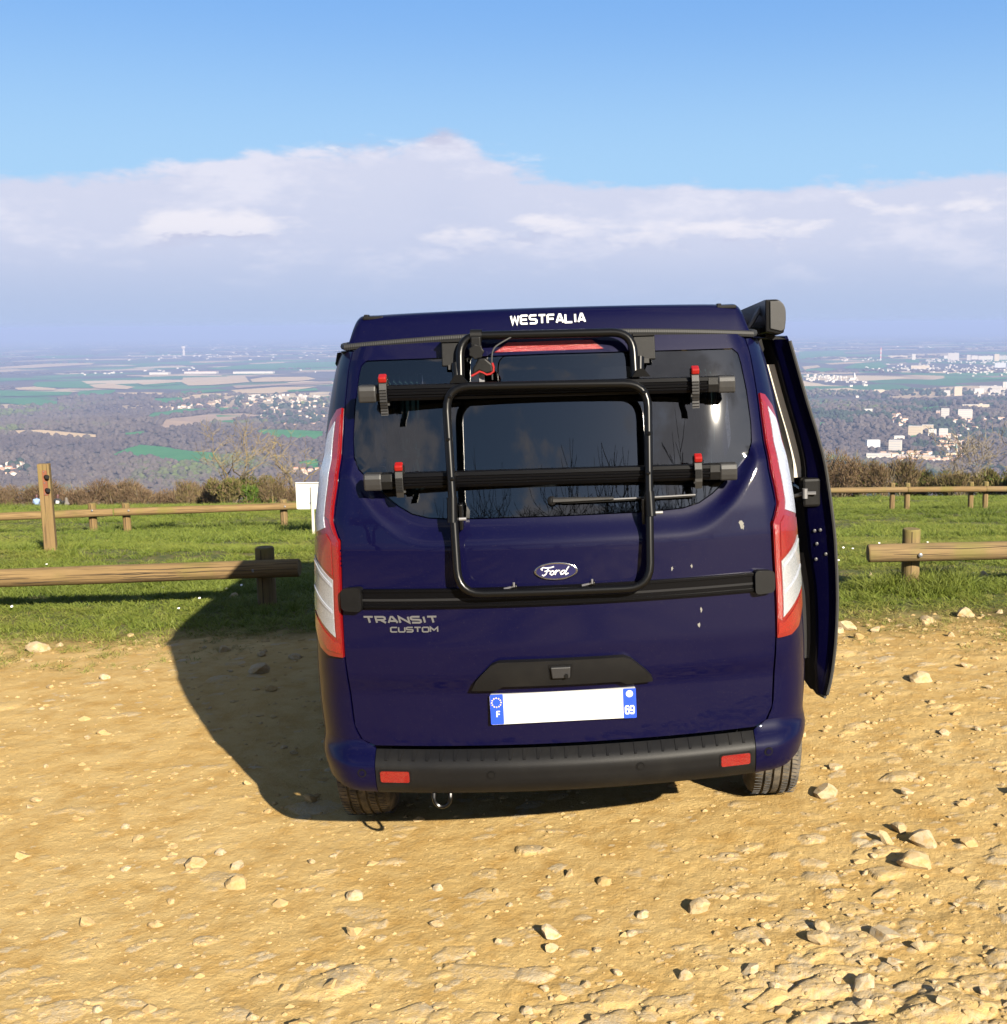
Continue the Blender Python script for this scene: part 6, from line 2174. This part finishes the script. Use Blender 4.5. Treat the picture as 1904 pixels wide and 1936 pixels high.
def bare_tree(name, x, y, h, seed, label, stems=1, m_=None, spread=0.55, levels=5, sides0=7, minr=0.006, group=None, sink=0.0, tw=1.0, dens={0: 4, 1: 4, 2: 4}):
    m_ = m_ or M_BARK
    r_ = random.Random(seed)
    root = empty(name, (x, y, Hs(x, y) - sink))
    trunk, crown = MB(), MB()
    def grow(p, d, L, r, lev):
        n = 4 if lev < 2 else 3
        pts, rs = [p.copy()], [r]
        dd = d.copy()
        for i in range(n):
            dd = (dd + Vector((r_.gauss(0, 0.16), r_.gauss(0, 0.16), r_.gauss(0.05, 0.10)))).normalized()
            p = p + dd * (L / n)
            pts.append(p.copy())
            rs.append(max(minr * 0.6, r * (1 - 0.42 * (i + 1) / n)))
        (trunk if lev < 2 else crown).tube(pts, rs, max(3, sides0 - 2 * lev), caps=False)
        if lev >= levels:
            return
        k = dens.get(lev, 3)
        for j in range(k):
            t = r_.uniform(0.35, 1.0) if j else 1.0
            q = pts[min(n, max(1, int(round(t * n))))]
            ax = Vector((r_.gauss(0, 1), r_.gauss(0, 1), r_.gauss(0, 0.35))).normalized()
            nd = (dd * (1 - spread) + ax * spread * (1.25 if j else 0.6) + Vector((0, 0, 0.12))).normalized()
            grow(q, nd, L * r_.uniform(0.58, 0.82), max(minr, rs[-1] * (0.80 if j == 0 else r_.uniform(0.5, 0.7))), lev + 1)
    for s in range(stems):
        a = 6.28 * s / stems + r_.uniform(0, 1)
        k = 0.0 if stems == 1 else 0.28
        grow(Vector((0.12 * math.cos(a) * (stems > 1), 0.12 * math.sin(a) * (stems > 1), -0.1)), Vector((k * math.cos(a), k * math.sin(a), 1)).normalized(), h * 0.34, h * 0.016 * tw * (1.4 if stems == 1 else 1.0), 0)
    zm = max(v[2] for v in crown.v)
    root.scale = (h / zm,) * 3
    trunk.build('trunk', m_, root, True)
    c = crown.build('crown', m_, root, False)
    tag(root, label, 'tree', group)
    return root
bare_tree('bare_tree', -29.0, 84.5, 6.9, 4, 'leafless many stemmed tree with yellow lichen rising over the left hedge', 2, levels=4, minr=0.013, tw=1.1, dens={0: 4, 1: 3, 2: 4, 3: 3})
bare_tree('bare_tree', -25.4, 88.0, 6.5, 9, 'leafless spreading tree with golden lichened limbs next to the white notice board', 1, levels=4, minr=0.013, spread=0.62, tw=1.0, dens={0: 5, 1: 3, 2: 4, 3: 3})
bare_tree('bare_tree', 20.3, 73.0, 4.9, 23, 'slender grey leafless tree standing up from the dark hedge', 2, mat('grey_bark', rough=0.95, fn=barkm((0.12, 0.10, 0.082), (0.18, 0.155, 0.12), 0.15)), levels=4, minr=0.014, tw=0.7)
# the row of trees behind the photographer, mirrored in the rear window
for i, (x, y, h, s) in enumerate(((-26, -44, 22.0, 41), (-18.5, -46, 24.0, 42), (-11.5, -45, 23.5, 43), (-5.0, -47, 25.0, 44), (1.5, -45, 24.0, 45), (8.0, -47, 24.5, 48), (14.5, -46, 23.0, 49), (21.0, -48, 21.5, 46), (29, -50, 20.5, 47))):
    bare_tree('bare_tree', x, y, h, s, 'tall dark leafless tree of the row mirrored in the van window', 1, M_BARK2, levels=5, minr=0.040, group='tall leafless trees behind the car park', spread=0.46, dens={0: 5, 1: 5, 2: 4, 3: 4})

def twigm(t, b):
    c = t.ramp(attr(t, 'tint').outputs['Fac'], [(0.0, (0.095, 0.058, 0.036)), (0.4, (0.15, 0.105, 0.062)), (0.65, (0.115, 0.098, 0.034)), (0.8, (0.075, 0.085, 0.018)), (1.0, (0.07, 0.13, 0.015))])
    t.l.new(c, b.inputs['Base Color'])
M_TWIG = mat('twigs', rough=0.95, spec=0.1, fn=twigm)
def shrub(x, y, w, h, seed, tint, label, group=None, n=1500):
    r_ = np.random.RandomState(seed)
    root = empty('shrub', (x, y, Hs(x, y) - 0.1))
    st = MB()
    for k in range(11):
        a = r_.uniform(0, 6.28)
        q = Vector((math.cos(a) * w * 0.42 * r_.rand(), math.sin(a) * w * 0.3 * r_.rand(), h * r_.uniform(0.6, 0.95)))
        b0 = Vector((q.x * 0.25, q.y * 0.25, -0.1))
        st.tube([b0, b0.lerp(q, 0.5) + Vector((r_.normal(0, 0.08), r_.normal(0, 0.08), 0)), q], [0.035, 0.022, 0.010], 4, caps=False)
    st.build('stems', M_BARK, root)
    # twigs and buds fill a lumpy dome
    lumps = [(r_.normal(0, w * 0.22), r_.normal(0, w * 0.16), h * r_.uniform(0.30, 0.72), r_.uniform(0.45, 0.8)) for _ in range(7)] + [(0, 0, h * 0.35, 1.0)]
    L = np.array(lumps)
    pick = r_.randint(0, len(L), n)
    d = r_.normal(size=(n, 3))
    d /= np.linalg.norm(d, axis=1, keepdims=True)
    rad = r_.rand(n) ** 0.45
    C = L[pick, :3] + d * rad[:, None] * np.stack([L[pick, 3] * w * 0.40, L[pick, 3] * w * 0.32, L[pick, 3] * h * 0.42], 1)
    C[:, 2] = np.abs(C[:, 2])
    up = np.stack([d[:, 0] * 0.7 + r_.normal(0, 0.3, n), d[:, 1] * 0.7 + r_.normal(0, 0.3, n), 0.55 + 0.5 * r_.rand(n)], 1)
    up /= np.linalg.norm(up, axis=1, keepdims=True)
    ln = r_.uniform(0.10, 0.34, n)[:, None]
    sd = np.cross(up, r_.normal(size=(n, 3)))
    sd /= np.linalg.norm(sd, axis=1, keepdims=True)
    ww = r_.uniform(0.010, 0.024, n)[:, None] * (1.8 if tint > 0.6 else 1.0)
    V = np.stack([C - up * ln / 2 - sd * ww, C - up * ln / 2 + sd * ww, C + up * ln / 2 + sd * ww * 0.4, C + up * ln / 2 - sd * ww * 0.4], 1).reshape(-1, 3)
    F = np.arange(4 * n).reshape(n, 4)
    T = np.repeat(np.clip(tint + r_.normal(0, 0.13, n), 0, 1), 4)
    np_mesh('crown', V, F, M_TWIG, root, attrs={'tint': ('FLOAT', T)})
    tag(root, label, 'shrub', group)
SH = []
def hedge(u0, u1, d, n, h, tints, label, group, seed):
    r_ = random.Random(seed)
    for i in range(n):
        u = u0 + (u1 - u0) * (i + r_.uniform(0.2, 0.8)) / n
        dd = d + r_.uniform(-2.5, 2.5)
        w = (u1 - u0) * d / n * r_.uniform(1.8, 2.5)
        ti = r_.choice(tints)
        shrub(u * dd, dd, w, h * r_.uniform(0.82, 1.08), seed * 50 + i, ti, label, group, int(3200 * max(0.6, w / 2.5)))
hedge(-0.60, -0.34, 87, 16, 2.4, (0.12, 0.22, 0.3), 'reddish brown leafless hedge shrub behind the two seated people', 'brown hedge shrubs on the left', 3)
hedge(-0.385, -0.300, 85, 7, 2.5, (0.45, 0.62, 0.70), 'olive hedge shrub at the foot of the bare trees', 'olive hedge shrubs below the bare trees', 4)
shrub(-27.0, 83.0, 1.9, 1.9, 77, 0.97, 'bright green leafy shrub left of the first bare tree')
hedge(-0.300, -0.235, 84, 5, 2.0, (0.5, 0.55, 0.3), 'yellowish twiggy shrub beside the white notice board', 'twiggy shrubs by the notice board', 5)
hedge(-0.235, 0.18, 84, 12, 2.0, (0.3, 0.5), 'hedge shrub hidden behind the van', 'hedge shrubs behind the van', 6)
hedge(0.165, 0.235, 70, 4, 3.0, (0.28, 0.38, 0.45), 'tall brown bush beside the open van door', 'tall brown bushes beside the open door', 7)
hedge(0.225, 0.40, 72, 12, 2.05, (0.66, 0.72, 0.62, 0.55), 'dark olive hedge shrub behind the long log fence', 'dark hedge shrubs behind the long fence', 8)

# ------------------------------------------------------------------ two people and a dog sitting on the grass
M_SKINP = mat('skin', (0.55, 0.36, 0.27), 0.6)
M_JEANS = mat('jeans', (0.10, 0.14, 0.22), 0.9)
M_SHIRTB = mat('pale_blue_shirt', (0.20, 0.28, 0.44), 0.9)
M_BLACKJ = mat('black_jacket', (0.018, 0.018, 0.02), 0.85)
M_HAIR = mat('dark_red_hair', (0.07, 0.022, 0.018), 0.6)
def skin_obj(name, verts, edges, radii, material, parent, sub_=1):
    me = bpy.data.meshes.new(name)
    bm = bmesh.new()
    ly = bm.verts.layers.skin.verify()
    bv = [bm.verts.new(v) for v in verts]
    for a, b_ in edges:
        bm.edges.new((bv[a], bv[b_]))
    for i, (v, r) in enumerate(zip(bv, radii)):
        v[ly].radius = r if isinstance(r, tuple) else (r, r)
        v[ly].use_root = (i == 0)
    bm.to_mesh(me)
    bm.free()
    me.materials.append(material)
    o = bpy.data.objects.new(name, me)
    link(o, parent)
    sk = o.modifiers.new('skin', 'SKIN')
    sk.use_smooth_shade = True
    ss = o.modifiers.new('smooth', 'SUBSURF')
    ss.levels = ss.render_levels = sub_
    return o
def person(x, y, face, top, label, hair_len, turn=0.0):
    rt = empty('person', (x, y, Hs(x, y) + 0.02), (R(-7), 0, face))
    # seated on the ground, knees up, leaning back a little; +y is where the person looks
    V = [(0, 0, 0.11), (0, -0.02, 0.30), (0, 0.01, 0.50), (0, 0.03, 0.58), (0, 0.05, 0.66), (0, 0.055, 0.78),
         (-0.17, 0.0, 0.50), (-0.24, 0.10, 0.28), (-0.14, 0.32, 0.30), (-0.10, 0.40, 0.31), (0.17, 0.0, 0.50), (0.24, 0.10, 0.28), (0.14, 0.32, 0.30), (0.10, 0.40, 0.31),
         (-0.11, 0.08, 0.11), (-0.15, 0.46, 0.42), (-0.14, 0.66, 0.07), (-0.14, 0.80, 0.04), (0.11, 0.08, 0.11), (0.15, 0.46, 0.42), (0.14, 0.66, 0.07), (0.14, 0.80, 0.04)]
    E_ = [(0, 1), (1, 2), (2, 3), (3, 4), (4, 5), (2, 6), (6, 7), (7, 8), (8, 9), (2, 10), (10, 11), (11, 12), (12, 13), (0, 14), (14, 15), (15, 16), (16, 17), (0, 18), (18, 19), (19, 20), (20, 21)]
    Rr_ = [(0.16, 0.13), (0.145, 0.11), (0.16, 0.10), 0.055, 0.085, 0.085, 0.065, 0.048, 0.036, 0.03, 0.065, 0.048, 0.036, 0.03, 0.09, 0.065, 0.045, 0.04, 0.09, 0.065, 0.045, 0.04]
    body = skin_obj('body', V, E_, Rr_, M_JEANS if top is M_SHIRTB else M_BLACKJ, rt)
    MB().lathe([(0.0001, -0.12), (0.055, -0.105), (0.078, -0.05), (0.084, 0.02), (0.066, 0.085), (0.0001, 0.112)], Matrix.Translation((0, 0.058, 0.745)) @ Matrix.Rotation(turn, 4, 'Z'), 14).build('head', M_SKINP, rt, True)
    skin_obj('shirt', [(0, 0, 0.14), (0, -0.02, 0.30), (0, 0.008, 0.50), (0, 0.025, 0.57), (-0.175, 0.0, 0.505), (-0.245, 0.10, 0.285), (-0.16, 0.28, 0.30), (0.175, 0.0, 0.505), (0.245, 0.10, 0.285), (0.16, 0.28, 0.30)],
             [(0, 1), (1, 2), (2, 3), (2, 4), (4, 5), (5, 6), (2, 7), (7, 8), (8, 9)], [(0.185, 0.15), (0.17, 0.13), (0.185, 0.12), 0.07, 0.082, 0.06, 0.045, 0.082, 0.06, 0.045], top, rt)
    MB().lathe([(0.0001, 0.118), (0.06, 0.105), (0.090, 0.05), (0.094, 0.0), (0.085, -0.07), (0.075, -hair_len), (0.02, -hair_len - 0.02)], Matrix.Translation((0, 0.036, 0.752)) @ Matrix.Rotation(turn, 4, 'Z'), 14).build('hair', M_HAIR, rt, True)
    tag(rt, label, 'person')
    return rt
person(-40.45, 80.0, 0.15, M_SHIRTB, 'person in a pale blue shirt sitting on the grass, half hidden by the timber post', 0.10)
p2 = person(-39.05, 80.0, -0.1, M_BLACKJ, 'person with dark hair in a black jacket sitting on the grass', 0.22, 0.3)
MB().box((0.10, -0.165, 0.33), (0.24, 0.10, 0.22), Matrix.Rotation(R(8), 3, 'Y')).build('white_print', mat('white_cloth', (0.48, 0.47, 0.46), 0.9), p2, bevel=0.04)
tag(MB().box((-39.0, 79.6, Hs(-39.0, 79.6) + 0.03), (1.3, 0.5, 0.05), Matrix.Rotation(R(-8), 3, 'X')).build('blanket', mat('white_cloth', (0.48, 0.47, 0.46), 0.9), bevel=0.015), 'small white blanket spread under the people on the grass', 'blanket')
def dog(x, y):
    rt = empty('dog', (x, y, Hs(x, y) + 0.03), (0, 0, 0.5))
    V = [(0, 0, 0.22), (0, 0.16, 0.36), (0, 0.24, 0.50), (0, 0.34, 0.52), (0, 0.43, 0.49), (-0.10, -0.06, 0.16), (-0.11, 0.10, 0.10), (-0.11, 0.06, 0.03), (0.10, -0.06, 0.16), (0.11, 0.10, 0.10), (0.11, 0.06, 0.03), (-0.07, 0.20, 0.28), (-0.07, 0.22, 0.12), (-0.07, 0.24, 0.03), (0.07, 0.20, 0.28), (0.07, 0.22, 0.12), (0.07, 0.24, 0.03), (0, -0.16, 0.10), (0, -0.34, 0.06), (-0.05, 0.29, 0.60), (0.05, 0.29, 0.60)]
    E_ = [(0, 1), (1, 2), (2, 3), (3, 4), (0, 5), (5, 6), (6, 7), (0, 8), (8, 9), (9, 10), (1, 11), (11, 12), (12, 13), (1, 14), (14, 15), (15, 16), (0, 17), (17, 18), (2, 19), (2, 20)]
    Rr_ = [0.14, 0.125, 0.075, 0.075, 0.035, 0.09, 0.05, 0.035, 0.09, 0.05, 0.035, 0.055, 0.035, 0.035, 0.055, 0.035, 0.035, 0.045, 0.025, 0.02, 0.02]
    skin_obj('body', V, E_, Rr_, mat('grey_fur', (0.13, 0.115, 0.10), 0.95), rt)
    tag(rt, 'shaggy grey dog sitting beside the person in the black jacket', 'dog')
dog(-38.35, 79.9)
